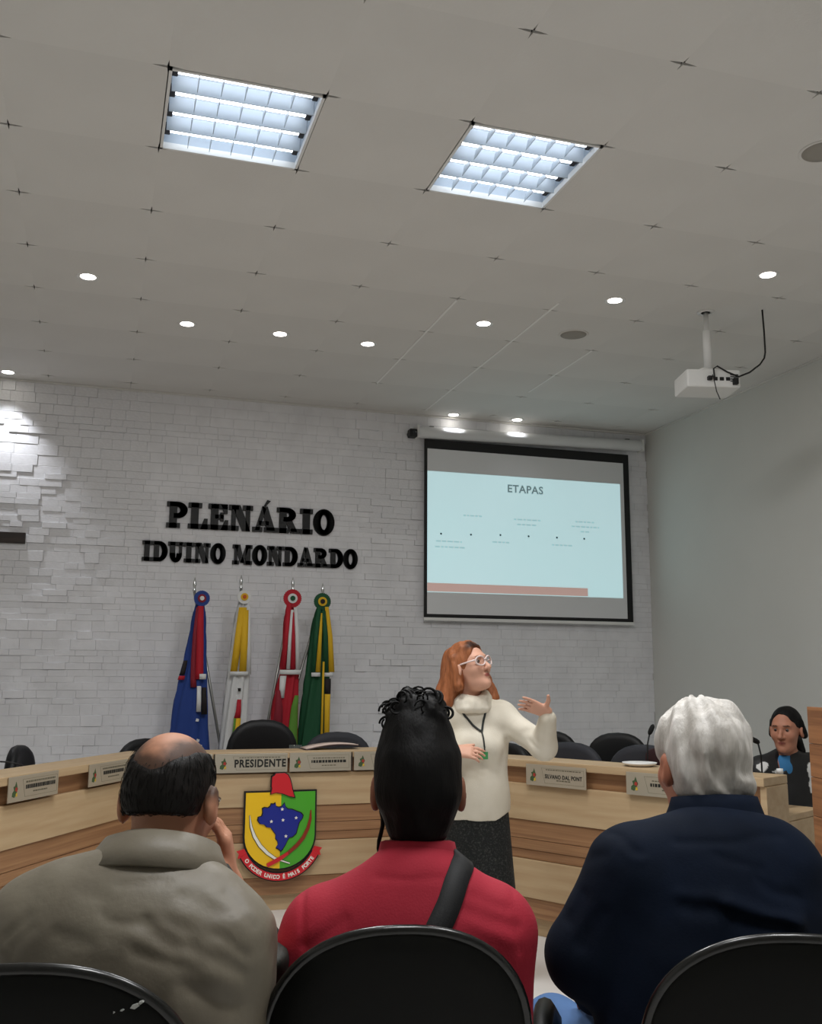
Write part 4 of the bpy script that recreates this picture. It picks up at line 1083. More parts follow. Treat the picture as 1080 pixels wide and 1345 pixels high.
V = V[RNG.permutation(len(V))[:900]]; V = V[(elld(headq(V.astype(np.float32), J['head'], J['M']), (.004, -.035, .128), (.054, .095, .058)) > .010)]; qv = np.abs(headq(V.astype(np.float32), J['head'], J['M']) - np.array([0, .002, -.01], np.float32)); V = V[~((qv[:, 0] > .05) & (qv[:, 1] < .04) & (qv[:, 2] < .06))]
def down1(X, k):
    q = X - np.array(J1['head'], np.float32) - np.array([0, .0, .12], np.float32); q[:, 2] = -.09; return q
strands(f1, 'hair_strands', h1, V, down1, 4, .0045, .0007, M_HAIRD, .0003, .3)
tag(f1.root.children[-1], kind='stuff')
M_VEST = mat('olive_nylon', '7B7465', .5, bump=.35, bscale=35, bdist=.004, c2='71695B', cscale=8)
M_VESTD = mat('dark_olive_lining', '1F221C', .7, bump=.3, bscale=60)
vp = [('e', (-.46, 1.765, .83), (.232, .148, .265)), ('e', (-.465, 1.79, .63), (.222, .16, .22), None, .09), ('c', (-.632, 1.755, .965), (-.302, 1.755, .938), .080, .080, .06),
      ('c', (-.45, 1.79, 1.0), (-.57, 1.77, .99), .075, .07, .05), ('c', (-.45, 1.79, 1.0), (-.36, 1.775, .98), .07, .068, .05)]
cr = [((-.49, 0, 1.008), (-.42, 0, .99), .007, .007), ((-.42, 0, .99), (-.37, 0, .962), .008, .010), ((-.385, 0, 1.0), (-.345, 0, .984), .007, .007), ((-.37, 0, 1.034), (-.295, 0, 1.0), .007, .006), ((-.352, 0, .907), (-.28, 0, .868), .009, .012),
      ((-.64, 0, .965), (-.615, 0, 1.002), .007, .007), ((-.625, 0, .95), (-.60, 0, .985), .006, .005), ((-.56, 0, .98), (-.50, 0, .968), .008, .007), ((-.43, 0, .958), (-.33, 0, .925), .009, .010), ((-.30, 0, 1.025), (-.255, 0, .985), .006, .006),
      ((-.47, 0, 1.046), (-.40, 0, 1.053), .006, .004), ((-.34, 0, .96), (-.27, 0, .915), .009, .011), ((-.31, 0, .975), (-.262, 0, .94), .007, .009), ((-.44, 0, .985), (-.36, 0, .945), .010, -.004), ((-.53, 0, 1.03), (-.47, 0, 1.022), .006, .003), ((-.33, 0, .93), (-.29, 0, .905), .008, -.005)]
def fvest(P):
    d = fold(P, vp, .05)
    d = smax(d, P[:, 0] + .226 - .25 * np.maximum(.93 - P[:, 2], 0) * .0, .01); d = smax(d, -P[:, 0] - .712, .01); d = smax(d, .47 - P[:, 2], .01)
    W = P + np.stack([vnoise(P * 24), 0 * P[:, 0], vnoise(P * 24 + 7)], 1) * .007
    return d + .42 * folds(W, [(a, b_, r * 1.35, am) for a, b_, r, am in cr], 1.80) + vnoise(P * np.array([9, 9, 16], np.float32)) * .004 + vnoise(P * np.array([22, 22, 30], np.float32)) * .0018
f1.sdf('vest', fvest, (-.80, 1.52, .42), (-.15, 2.05, 1.12), .006, M_VEST)
slv = limbs(J, .016, legs=False)
f1.sdf('shirt_sleeves', lambda P: smax(fold(P, slv, .03) + vnoise(P * 18) * .004, P[:, 2] - .905, .01), (-.82, 1.65, .58), (-.13, 2.25, 1.06), .008, M_VESTD)
band(f1, 'collar', M_VEST, [(-.437, 1.842, 1.06, .080, .073, -.03), (-.438, 1.842, 1.084, .085, .079, -.036), (-.44, 1.838, 1.080, .098, .092, -.040), (-.443, 1.832, 1.058, .112, .108, -.044), (-.448, 1.825, 1.028, .136, .128, -.046)], th=.007, wob=.02)
band(f1, 'inner_collar', M_VESTD, [(-.452, 1.862, .99, .142, .095, -.02), (-.450, 1.862, 1.025, .134, .09, -.02), (-.447, 1.860, 1.046, .118, .08, -.02), (-.444, 1.855, 1.045, .095, .07, -.02)], th=.006, wob=.02)
if 0: band(f1, 'hood_edge', M_VESTD, [(-.455, 1.83, 1.045, .150, .135, -.035), (-.452, 1.832, 1.062, .145, .130, -.035), (-.448, 1.835, 1.075, .128, .118, -.034)], th=.006, wob=.03)
M_TROU = mat('dark_trousers', '1E2026', .8, bump=.3, bscale=200)
lg = limbs(J, .014, arms=False) + [('e', (-.47, 1.83, .54), (.19, .15, .12))]
f1.sdf('trousers', lambda P: smax(fold(P, lg, .05), .1 - P[:, 2], .01) + vnoise(P * 15) * .003, (-.78, 1.65, .05), (-.15, 2.48, .7), .01, M_TROU)
shoes(f1, J, M_SHOE)
g = MB()
def hl(J, p): return tuple(np.array(J['head']) + J['M'] @ np.array(p))
def eyewear(fig, J, m, r=.0028, rx=.026, rz=.02, name='glasses'):
    g = MB()
    for sx in (-1, 1):
        g.tube([hl(J, (sx * .033 + rx * math.cos(q), .105 - .012 * abs(math.cos(q)) * (1 if sx * math.cos(q) > 0 else 0), .013 + rz * math.sin(q))) for q in [2 * PI * k / 18 for k in range(18)]], r, 6, closed=True)
        g.tube([hl(J, (sx * .060, .096, .02)), hl(J, (sx * .073, .06, .02)), hl(J, (sx * .079, .01, .02)), hl(J, (sx * .079, -.014, .008))], r, 6)
    g.tube([hl(J, (-.008, .106, .018)), hl(J, (0, .109, .021)), hl(J, (.008, .106, .018))], r, 6)
    return fig.mb(name, g, m)
eyewear(f1, J, mat('brown_frame', '3A1E12', .3, bump=.02))

# --- woman in red with a curly bun, front row middle
J = dict(chest=((.01, 1.925, .80), (.168, .098, .24)), abd=((.01, 1.945, .60), (.162, .12, .19)), sh=((-.155, 1.935, .912), (.158, 1.935, .918)), el=((-.245, 1.94, .68), (.160, 1.95, .68)),
         wr=((-.13, 2.18, .63), (.13, 2.18, .63)), hip=((-.08, 1.99, .53), (.10, 1.99, .53)), kn=((-.10, 2.42, .52), (.12, 2.42, .52)), an=((-.10, 2.38, .08), (.12, 2.38, .08)),
         toe=((-.11, 2.54, .035), (.13, 2.54, .035)), neck=((.014, 1.955, 1.0), (.016, 1.985, 1.11)), nr=.052, head=(.017, 1.998, 1.157), M=frame((.02, 1, -.02)))
hd = [hand(J['wr'][1], (-.5, .8, -.2), (0, .1, -1), (-.3, .3, .5), (.4, .4, .4, .4)), hand(J['wr'][0], (.5, .8, -.2), (0, .1, -1), (.3, .3, .5), (.4, .4, .4, .4))]
J2 = J; f2 = Fig((.01, 1.97))
f2.sdf('seated_person', bodyf(J, hd), (-.34, 1.75, 0), (.34, 2.62, 1.32), .006, M_SKIN, skin_col(J, '8A5A44', '7A4A42', '17110E'))
tag(f2.root, 'woman in a red jumper with a black curly bun seated in the middle chair', 'person')
M_RED2 = mat('red_knit', 'AE2036', .85, bump=.4, bscale=260, bdist=.0015, c2='A21B30', cscale=5)
sp = torso(J, .016) + limbs(J, .02, legs=False) + [('c', (-.168, 1.93, .905), (-.245, 1.93, .68), .058, .062, .04), ('c', (.158, 1.93, .905), (.162, 1.94, .68), .05, .048, .04)]
cr2 = [((.097, 0, .974), (.19, 0, .938), .009, .006), ((.111, 0, .993), (.178, 0, .97), .008, .004), ((-.194, 0, .985), (-.186, 0, .91), .005, .006), ((-.128, 0, 1.037), (-.192, 0, .994), .004, .003), ((-.116, 0, .952), (-.182, 0, .907), .010, .005), ((.12, 0, .955), (.18, 0, .92), .010, -.004), ((.19, 0, .99), (.197, 0, .90), .005, .004), ((-.06, 0, 1.022), (.1, 0, 1.022), .005, .003)]
def fred(P):
    d = fold(P, sp, .045); d = smax(d, .42 - P[:, 2], .01)
    return d + .6 * folds(P + vnoise(P * 24)[:, None] * .005, [(a, b_, r * 1.2, am) for a, b_, r, am in cr2], 1.95) + vnoise(P * np.array([11, 11, 14], np.float32)) * .0028
f2.sdf('jumper', fred, (-.36, 1.74, .38), (.34, 2.26, 1.12), .006, M_RED2)
band(f2, 'jumper_collar', M_RED2, [(.016, 1.965, 1.025, .088, .08, -.01), (.016, 1.967, 1.045, .074, .068, -.01), (.016, 1.972, 1.068, .069, .064, -.01), (.016, 1.972, 1.07, .062, .058, -.01)], th=.006)
drape(f2, 'bag_strap', fred, [(.085, 2.0, 1.03), (.09, 1.90, 1.03), (.075, 1.84, .99), (.05, 1.81, .945), (.0, 1.80, .85), (-.08, 1.81, .70), (-.13, 1.84, .58)], .044, mat('black_webbing', '17181A', .7, bump=.4, bscale=300, bdist=.001), .003, .003)
lg2 = limbs(J, .014, arms=False) + [('e', (.01, 1.97, .53), (.18, .15, .12))]
f2.sdf('trousers', lambda P: smax(fold(P, lg2, .05), .09 - P[:, 2], .01) + vnoise(P * 15) * .003, (-.28, 1.78, .04), (.3, 2.56, .7), .01, mat('dark_jeans', '20283A', .8, bump=.3, bscale=200))
shoes(f2, J, M_SHOE)
M_HAIRB = mat('black_hair', '080707', .6, spec=.18, bump=.6, bscale=45, stretch=(5, 5, 1), bdist=.002)
def h2(P):
    Q = headq(P, J2['head'], J2['M']); d = elld(Q, (0, -.016, .048), (.086, .106, .096)); d = smin(d, elld(Q, (0, -.052, -.01), (.072, .054, .07)), .04)
    d = smin(d, elld(Q, (0, -.055, -.065), (.05, .035, .035)), .03)
    A = Q.copy(); A[:, 0] = np.abs(A[:, 0])
    d = smax(d, -elld(Q, (0, .11, -.02), (.085, .085, .125)), .012)
    d = smax(d, -elld(A, (.09, -.002, -.006), (.024, .024, .034)), .008)
    d = smax(d, -.092 - Q[:, 2], .02)
    d = smin(d, elld(Q, (-.002, -.02, .125), (.064, .065, .05)), .03)
    b = elld(Q, (-.004, -.02, .160), (.056, .048, .042)) + vnoise(Q * 42) * .014 + vnoise(Q * 130) * .004
    return smin(d, b, .02) + vnoise(Q * 22) * .003 + vnoise(Q * np.array([60, 60, 25], np.float32)) * .0016
f2.sdf('hair', h2, (-.11, 1.84, 1.03), (.14, 2.14, 1.40), .0045, M_HAIRB)
hair2 = f2.root.children[-1]
cb = MB(); rr = random.Random(4)
def curl(c, R0, turns, ax, r, n=22):
    M_ = frame(ax); pts = []
    for i in range(n):
        t_ = i / (n - 1); q = 2 * PI * turns * t_; rad = R0 * (1 - .35 * t_)
        pts.append(tuple(np.array(c) + M_ @ np.array([rad * math.cos(q), .018 * t_ - .009, rad * math.sin(q)])))
    cb.tube(pts, [r * (.6 + .4 * math.sin(PI * min(.95, i / n + .1))) for i in range(n)], 7)
H2 = np.array(J['head'])
for k in range(18):
    a = rr.uniform(0, 2 * PI); e = rr.uniform(-.1, 1.25)
    c = H2 + np.array([.058 * math.cos(a) * math.cos(e) - .004, -.02 + .05 * math.sin(a) * math.cos(e), .155 + .036 * math.sin(e)])
    curl(c, rr.uniform(.010, .019), rr.uniform(1.0, 1.8), (rr.uniform(-1, 1), -1.2, rr.uniform(-.6, .6)), rr.uniform(.0018, .0034))
for c, R0 in (((-.048, -.03, .155), .022), ((-.062, -.03, .135), .014), ((.056, -.03, .155), .013), ((.02, -.04, .187), .018), ((-.02, -.03, .185), .016)):
    curl(H2 + np.array(c), R0, 1.15, (.1, -1, .1), .0028)
tag(f2.mb('bun_curls', cb, M_HAIRB, hair2), kind='stuff')
cb = MB()
for (dx, dz) in ():
    for k in range(3):
        p0 = H2 + np.array([dx * .93, -.03 + k * .008, dz]); pts = [tuple(p0 + np.array([math.copysign(.014, dx) * math.sin(2.6 * t_), 0, (-.05 + .02 * k) * t_])) for t_ in [i / 7 for i in range(8)]]
        cb.tube(pts, .0005, 4)
cb.tube([tuple(H2 + np.array([-.072 + .004 * math.sin(k), -.02, -.03 - .014 * k])) for k in range(7)], .004, 6)
tag(f2.mb('loose_wisps', cb, M_HAIRB, hair2), kind='stuff')

# --- white haired man in navy, front row right
J = dict(chest=((.585, 1.975, .85), (.205, .125, .26)), abd=((.60, 2.0, .62), (.20, .145, .2)), sh=((.43, 1.99, 1.01), (.705, 2.0, 1.02)), el=((.340, 2.0, .86), (.80, 2.03, .80)),
         wr=((.40, 2.24, .73), (.74, 2.26, .71)), hip=((.50, 2.05, .55), (.70, 2.05, .55)), kn=((.335, 2.42, .585), (.86, 2.42, .57)), an=((.36, 2.44, .09), (.84, 2.44, .09)),
         toe=((.33, 2.6, .035), (.88, 2.6, .035)), neck=((.608, 2.05, 1.05), (.608, 2.10, 1.16)), nr=.063, head=(.607, 2.118, 1.195), M=frame((-.22, 1, -.06)))
hd = [hand(J['wr'][1], (-.4, .9, -.2), (0, 0, -1), (-1, 0, 0), (.3, .3, .3, .3)), hand(J['wr'][0], (.1, .95, -.35), (0, 0, -1), (1, 0, 0), (.3, .3, .3, .3))]
J3 = J; f3 = Fig((.6, 2.05))
f3.sdf('seated_person', bodyf(J, hd), (.22, 1.8, 0), (.98, 2.68, 1.35), .006, M_SKIN, skin_col(J, 'B5765C', '8E5A50', 'C8C4BE'))
tag(f3.root, 'white haired man in a navy jacket and blue jeans seated in the right chair', 'person')
M_NAVY = mat('navy_cloth', '0E1829', .85, bump=.35, bscale=240, bdist=.001, c2='0B1320', cscale=6, spec=.12)
np3 = torso(J, .022) + limbs(J, .026, legs=False) + [('e', (.59, 1.96, .72), (.225, .15, .26), None, .08), ('c', (.43, 1.98, 1.0), (.346, 1.99, .87), .066, .068, .06), ('c', (.70, 1.99, 1.0), (.745, 2.0, .86), .066, .068, .06)]
cr3 = [((.489, 0, 1.0), (.56, 0, .985), .009, -.006), ((.56, 0, .985), (.69, 0, .948), .010, -.012), ((.50, 0, .985), (.66, 0, .94), .012, .008), ((.384, 0, 1.087), (.424, 0, 1.061), .006, .005), ((.40, 0, 1.07), (.43, 0, 1.05), .005, -.004), ((.335, 0, 1.035), (.365, 0, 1.055), .007, .005), ((.625, 0, 1.026), (.70, 0, .985), .008, .005), ((.559, 0, 1.062), (.639, 0, 1.04), .008, .004), ((.33, 0, .98), (.30, 0, .93), .008, .005), ((.36, 0, .96), (.32, 0, .90), .009, .006), ((.50, 0, 1.085), (.70, 0, 1.09), .006, .004)]
def fnavy(P):
    d = fold(P, np3, .05); d = smax(d, .52 - P[:, 2], .01)
    return d + .7 * folds(P + vnoise(P * 20)[:, None] * .007, [(a, b_, r * 1.25, am) for a, b_, r, am in cr3], 2.0) + vnoise(P * np.array([9, 9, 12], np.float32)) * .004 + vnoise(P * 26) * .0012
f3.sdf('jacket', fnavy, (.18, 1.76, .48), (1.02, 2.34, 1.16), .006, M_NAVY)
band(f3, 'jacket_collar', M_NAVY, [(.612, 2.055, 1.07, .118, .105, -.01), (.613, 2.06, 1.095, .10, .09, -.012), (.615, 2.066, 1.125, .088, .082, -.014), (.616, 2.07, 1.142, .083, .077, -.014), (.616, 2.072, 1.140, .076, .07, -.014), (.616, 2.072, 1.10, .07, .064, -.014)], th=.006, wob=.008)
M_JEAN = mat('blue_jeans', '4A6E9E', .8, bump=.4, bscale=220, bdist=.001, c2='3F6190', cscale=10)
lg3 = limbs(J, .016, arms=False) + [('e', (.60, 2.02, .55), (.2, .16, .13))]
f3.sdf('jeans', lambda P: smax(fold(P, lg3, .05), .09 - P[:, 2], .01) + vnoise(P * 16) * .003, (.22, 1.82, .04), (1.0, 2.58, .74), .009, M_JEAN)
shoes(f3, J, M_SHOE)
M_HAIRW = mat('white_hair', 'DCD8D2', .55, bump=.6, bscale=40, stretch=(5, 5, 1), bdist=.003, c2='BDB8B0', cscale=9)
def h3(P):
    Q = headq(P, J3['head'], J3['M']); d = elld(Q, (0, -.018, .05), (.091, .112, .098)); d = smin(d, elld(Q, (0, -.052, -.012), (.083, .062, .078)), .035)
    d = smax(d, -elld(Q, (0, .12, -.02), (.088, .085, .13)), .012)
    A = Q.copy(); A[:, 0] = np.abs(A[:, 0])
    d = smax(d, -elld(Q, (-.092, .004, -.012), (.026, .03, .042)), .008)
    ang = np.arctan2(Q[:, 0], -Q[:, 1])
    d = smax(d, -.07 + .010 * np.sin(ang * 7) + .006 * np.sin(ang * 17) - Q[:, 2], .012)
    lock = np.sin(ang * 9 + 5 * vnoise(Q * 9) + Q[:, 2] * 30) * .0042 + vnoise(Q * np.array([38, 38, 14], np.float32)) * .0055 + vnoise(Q * np.array([90, 90, 30], np.float32)) * .0022
    sw = folds(Q, [((-.05, -.10, .02), (.03, -.12, .005), .02, .006), ((.02, -.09, .1), (.06, -.06, .09), .014, .006), ((.07, -.05, .07), (.085, -.02, .03), .012, .005), ((-.02, -.10, .085), (.02, -.10, .09), .013, .005), ((.04, -.115, .0), (.08, -.07, -.005), .016, .006)])
    return d + lock + sw
f3.sdf('hair', h3, (.47, 1.94, 1.07), (.75, 2.26, 1.38), .0042, M_HAIRW)
hair3 = f3.root.children[-1]
V = np.array([v.co for v in hair3.data.vertices])[::5] + f3.base
V = V[RNG.permutation(len(V))[:2600]]
H3 = np.array(J['head'], np.float32) + np.array([0.012, -.055, .118], np.float32)
def down3(X, k):
    q = X - H3; q[:, 2] -= .05; w = vnoise(X * 14); s_ = q.copy(); s_[:, 0] += .06 * w; s_[:, 1] += .03 * w; return s_
strands(f3, 'hair_strands', h3, V, down3, 7, .0075, .0014, M_HAIRW, .0015, .35, hair3, .0003)
tag(hair3.children[0], kind='stuff')

# --- presenter in the cream jumper
J = dict(chest=((.312, 4.89, 1.09), (.145, .095, .17)), abd=((.322, 4.89, .88), (.122, .092, .24)), sh=((.175, 4.87, 1.20), (.445, 4.89, 1.192)), el=((.10, 4.80, .98), (.628, 4.77, 1.065)),
         wr=((.205, 4.69, 1.045), (.636, 4.665, 1.20)), hip=((.275, 4.89, .70), (.372, 4.89, .70)), kn=((.265, 4.87, .42), (.39, 4.87, .42)), an=((.255, 4.90, .08), (.40, 4.90, .08)),
         toe=((.26, 4.76, .035), (.43, 4.76, .035)), neck=((.297, 4.885, 1.235), (.288, 4.858, 1.36)), nr=.05, head=(.286, 4.84, 1.423), M=frame((.72, -.63, .27), (-.06, 0, 1)))
J4 = J; f4 = Fig((.32, 4.88))
hd = [hand(J['wr'][1], (-.34, -.1, .60), (-.75, -.45, -.2), (.2, -.1, 1), (.05, .10, .12, .05), .10, (.75, .5, .05), .95), hand(J['wr'][0], (.97, -.22, -.02), (-.1, .6, -.6), (.0, .1, 1), (.35, .3, .25, .2), .05, (.4, .85, .1), .92)]
# raised hand: fingers level towards the screen's left, thumb up
hd[0] = hand((.634, 4.655, 1.225), (-.86, -.22, .34), (-.15, -.75, -.55), (.05, -.3, 1), (.16, .12, .10, .06), .12, (.95, .22, .05), .95)
f4.sdf('standing_person', bodyf(J, hd), (.0, 4.5, 0), (.78, 5.06, 1.58), .0052, M_SKIN, skin_col(J, 'D2A088', '9C564E', '7A5440'))
tag(f4.root, 'red haired woman in a cream jumper standing before the desk, hand raised', 'person')
eyes(f4, J, '3A2A1E')
M_CREAMK = mat('cream_knit', 'DDD6C6', .85, bump=.45, bscale=170, bdist=.0015, c2='D2CAB8', cscale=7)
sp4 = torso(J, .016) + [('c', J['sh'][0], J['el'][0], .062, .056, .04), ('c', J['el'][0], (.19, 4.70, 1.04), .056, .042, .03), ('c', J['sh'][1], J['el'][1], .062, .060, .04), ('c', J['el'][1], (.637, 4.668, 1.195), .060, .044, .03),
       ('e', (.262, 4.805, 1.06), (.06, .055, .06), None, .05), ('e', (.375, 4.81, 1.06), (.06, .055, .06), None, .05), ('e', (.322, 4.89, .78), (.148, .118, .22), None, .08)]
cr4 = [((.45, 4.82, 1.15), (.56, 4.76, 1.08), .018, .004), ((.47, 4.83, 1.09), (.58, 4.77, 1.05), .016, .006), ((.60, 4.72, 1.10), (.65, 4.70, 1.13), .014, .006), ((.40, 4.79, 1.10), (.44, 4.82, 1.0), .018, .004), ((.34, 4.78, .98), (.42, 4.80, .95), .02, .003), ((.26, 4.78, .97), (.33, 4.78, .93), .02, .003), ((.55, 4.74, 1.10), (.60, 4.72, 1.06), .012, .005)]
def fcream(P):
    d = fold(P, sp4, .045); d = smax(d, .722 - P[:, 2] + .03 * np.clip((P[:, 0] - .40) / .06, 0, 1), .006)
    return d + folds(P, cr4) + vnoise(P * np.array([12, 12, 9], np.float32)) * .004
f4.sdf('jumper', fcream, (.0, 4.56, .68), (.75, 5.06, 1.33), .0058, M_CREAMK)
ck = []
for zc, rx, rr_, ty in ((1.256, .080, .024, .016), (1.280, .075, .024, .018), (1.300, .067, .017, .020)):
    pp = [(.296 + rx * math.cos(q), 4.862 + rx * 1.0 * math.sin(q), zc + ty * math.sin(q) * 1.2 + .004 * math.sin(3 * q + zc * 40)) for q in [2 * PI * k / 16 for k in range(17)]]
    ck += [('c', pp[i], pp[i + 1], rr_, rr_, .012) for i in range(16)]
f4.sdf('cowl_collar', lambda P: fold(P, ck, .012) + vnoise(P * 30) * .004, (.16, 4.72, 1.17), (.44, 5.0, 1.38), .005, M_CREAMK)
b = MB(); rows = []
for i in range(15):
    u = i / 14; z_ = .83 - .55 * u; rx = .140 + .045 * u; ry = .110 + .05 * u
    rows.append([(.325 + rx * (1 + .03 * u * math.sin(9 * a)) * math.cos(a), 4.89 + ry * (1 + .05 * u * math.sin(9 * a + 1)) * math.sin(a), z_) for a in [2 * PI * k / 48 for k in range(48)]])
b.grid(rows, closed=True)
solid(f4.mb('skirt', b, mat('boucle_black', '101211', .95, bump=1.0, bscale=130, bdist=.006, c2='3A3C38', cscale=120, mixpos=(.52, .70))), .004)
for i in (0, 1):
    a = np.array(J['an'][i]); pr = [('c', a + (0, 0, .24), a, .062, .05), ('c', a + (0, 0, -.02), np.array(J['toe'][i]), .046, .04)]
    f4.sdf('boot', lambda P: smax(fold(P, pr, .03), .004 - P[:, 2], .004), a - (.1, .25, .1), a + (.12, .1, .33), .009, M_SHOE)
M_HAIRR = mat('copper_hair', 'A0623E', .5, bump=.7, bscale=40, stretch=(5, 5, 1), bdist=.003, c2='844E2E', cscale=14, vcol=True, spec=.25)
def h4(P):
    Q = headq(P, J4['head'], J4['M']); d = elld(Q, (0, -.016, .048), (.086, .107, .094))
    d = smin(d, capd(P, (.235, 4.88, 1.42), (.178, 4.87, 1.27), .074, .060), .05); d = smin(d, capd(P, (.205, 4.84, 1.36), (.160, 4.82, 1.265), .05, .042), .04)
    d = smin(d, capd(P, (.335, 4.93, 1.40), (.405, 4.885, 1.285), .05, .03), .04)
    d = smax(d, -elld(Q, (.006, .105, -.02), (.078, .085, .118)), .012)
    A = Q.copy(); A[:, 0] = np.abs(A[:, 0]); d = smin(d, capd(A, (.078, -.012, .055), (.086, -.022, -.07), .018, .024), .02)
    d = smax(d, -capd(P, (.315, 4.79, 1.34), (.33, 4.80, 1.26), .06, .06), .015)
    d = smax(d, 1.245 - P[:, 2] + vnoise(P * 40) * .01, .012)
    return d + vnoise(P * np.array([16, 16, 24], np.float32)) * .006 + vnoise(P * np.array([42, 42, 12], np.float32)) * .006 + vnoise(P * np.array([100, 100, 30], np.float32)) * .0025
cp, dkr = np.array([1, 1, 1.]), np.array([.10, .09, .09])
def col4(V):
    Q = headq(V.astype(np.float32), J4['head'], J4['M'])
    w = np.clip((Q[:, 1] - .040 + vnoise(Q * 50) * .012) / .02, 0, 1) * np.clip((Q[:, 2] - .075) / .02, 0, 1)
    return cp * (1 - w[:, None]) + dkr * w[:, None]
f4.sdf('hair', h4, (.06, 4.68, 1.2), (.50, 5.05, 1.60), .0048, M_HAIRR, col4)
hair4 = f4.root.children[-1]
V = np.array([v.co for v in hair4.data.vertices])[::4] + f4.base; V = V[RNG.permutation(len(V))[:1500]]
def down4(X, k): q = X - np.array([.29, 4.86, 1.52], np.float32); q[:, 2] -= .12; return q
strands(f4, 'hair_strands', h4, V, down4, 8, .010, .0014, mat('copper_strands', 'A0623E', .5, bump=.2, c2='844E2E', cscale=20, spec=.25), .001, .3, hair4)
tag(hair4.children[0], kind='stuff')
b = MB(); rt = []
for k in range(9):
    a = -1.0 + 2.2 * k / 8; rt.append(hl(J, (.066 * math.sin(a), .062 + .022 * math.cos(a) - .01, .105 + .018 * math.cos(a))))
b.tube(rt, [.005, .007, .009, .010, .010, .010, .009, .007, .005], 8)
pass
eyewear(f4, J, mat('pale_frame', 'DCC8C2', .25, bump=.02), .0042, .029, .022)
M_LAN = mat('lanyard_black', '1E2320', .6, bump=.1)
def fl(P): return smin(fcream(P), fold(P, ck, .012), .01)
drape(f4, 'lanyard', fcream, [(.225, 4.80, 1.26), (.26, 4.75, 1.21), (.30, 4.75, 1.17), (.338, 4.76, 1.138)], .010, M_LAN, .003, .002, 18)
drape(f4, 'lanyard', fcream, [(.366, 4.78, 1.24), (.352, 4.76, 1.19), (.340, 4.76, 1.138)], .010, M_LAN, .003, .002, 12)
drape(f4, 'lanyard', fl, [(.339, 4.76, 1.142), (.346, 4.75, 1.10), (.350, 4.74, 1.06)], .007, M_LAN, .004, .002, 10)
bz_ = MB().box(.318, .364, 4.715, 4.719, 1.008, 1.042); f4.mb('badge', bz_, mat('badge_green', '3E8A52', .4, bump=.02), bevel=.001)
f4.mb('badge_clip', MB().box(.345, .351, 4.714, 4.722, 1.04, 1.065), M_LAN)

# --- seated woman at the right end of the desk
J = dict(chest=((2.09, 5.64, .75), (.155, .10, .21)), abd=((2.09, 5.66, .56), (.15, .115, .17)), sh=((2.245, 5.67, .895), (1.935, 5.60, .885)), el=((2.235, 5.57, .66), (1.885, 5.52, .68)),
         wr=((2.02, 5.45, .60), (1.95, 5.40, .60)), hip=((2.17, 5.58, .52), (2.02, 5.58, .52)), kn=((2.02, 5.30, .50), (1.87, 5.30, .50)), an=((2.03, 5.35, .08), (1.88, 5.35, .08)),
         toe=((1.96, 5.25, .035), (1.82, 5.25, .035)), neck=((2.10, 5.645, .93), (2.095, 5.625, 1.04)), nr=.05, head=(2.09, 5.61, 1.098), M=frame((-.62, -.78, -.06)))
J5 = J; f5 = Fig((2.09, 5.6))
hd = [hand(J['wr'][0], (-.7, -.7, 0), (0, 0, -1), (-.7, .7, 0), (.3, .3, .3, .3)), hand(J['wr'][1], (-.5, -.85, 0), (0, 0, -1), (.85, -.5, 0), (.3, .3, .3, .3))]
f5.sdf('seated_person', bodyf(J, hd), (1.72, 5.08, 0), (2.34, 5.84, 1.26), .0058, M_SKIN, skin_col(J, 'B07A62', '8E5048', '1A1412'))
tag(f5.root, 'dark haired woman in a black jacket with white patches sitting behind the desk end', 'person')
eyes(f5, J, '1E1410')
M_BJ = mat('black_track_top', 'FFFFFF', vcol=True, bump=.25, bscale=200, bdist=.001, rough=.6)
sp5 = torso(J, .016) + limbs(J, .018, legs=False)
def f5d(P):
    d = fold(P, sp5, .045); d = smax(d, .44 - P[:, 2], .01)
    d = smax(d, -capd(P, (2.05, 5.55, .985), (2.022, 5.53, .875), .050, .006), .006)
    return d + vnoise(P * 12) * .004
def col5(V):
    C = np.tile(np.array(lin('0B0B0D')[:3]), (len(V), 1)); w_ = np.array(lin('D6D6D4')[:3]); P = V.astype(np.float32); n = vnoise(P * 45) * .010
    fr = (P[:, 1] < 5.66)
    for a, b_, r0, r1 in (((1.912, 5.53, .905), (1.925, 5.53, .918), .010, .009), ((1.955, 5.53, .885), (1.99, 5.53, .888), -.005, -.005), ((2.20, 5.58, .915), (2.225, 5.60, .912), .010, .009), ((2.205, 5.57, .90), (2.195, 5.54, .81), .012, .005), ((2.195, 5.54, .81), (2.205, 5.53, .71), .004, .0), ((2.14, 5.55, .935), (2.141, 5.55, .936), -.002, -.002)):
        C[((capd(P, a, b_, r0, r1) + n) < .012) & fr] = w_
    return C
f5.sdf('track_jacket', f5d, (1.72, 5.3, .4), (2.36, 5.84, 1.02), .0055, M_BJ, col5)
if 0: band(f5, 'jacket_collar', mat('black_collar', '131316', .6, bump=.2), [(2.095, 5.635, .93, .085, .075, .012), (2.095, 5.635, .955, .074, .066, .012), (2.095, 5.635, .972, .068, .06, .012)], th=.006)
f5.sdf('blue_shirt', lambda P: fold(P, [('e', (2.062, 5.60, .885), (.07, .062, .09)), ('c', (2.095, 5.63, .92), (2.095, 5.63, .945), .056, .054)], .03), (1.96, 5.48, .78), (2.2, 5.72, 1.04), .006, mat('blue_shirt', '2E6FA0', .8, bump=.2, bscale=200))
lg5 = limbs(J, .014, arms=False)
f5.sdf('trousers', lambda P: smax(fold(P, lg5, .05), .09 - P[:, 2], .01), (1.74, 5.15, .04), (2.3, 5.75, .68), .01, M_TROU)
shoes(f5, J, M_SHOE)
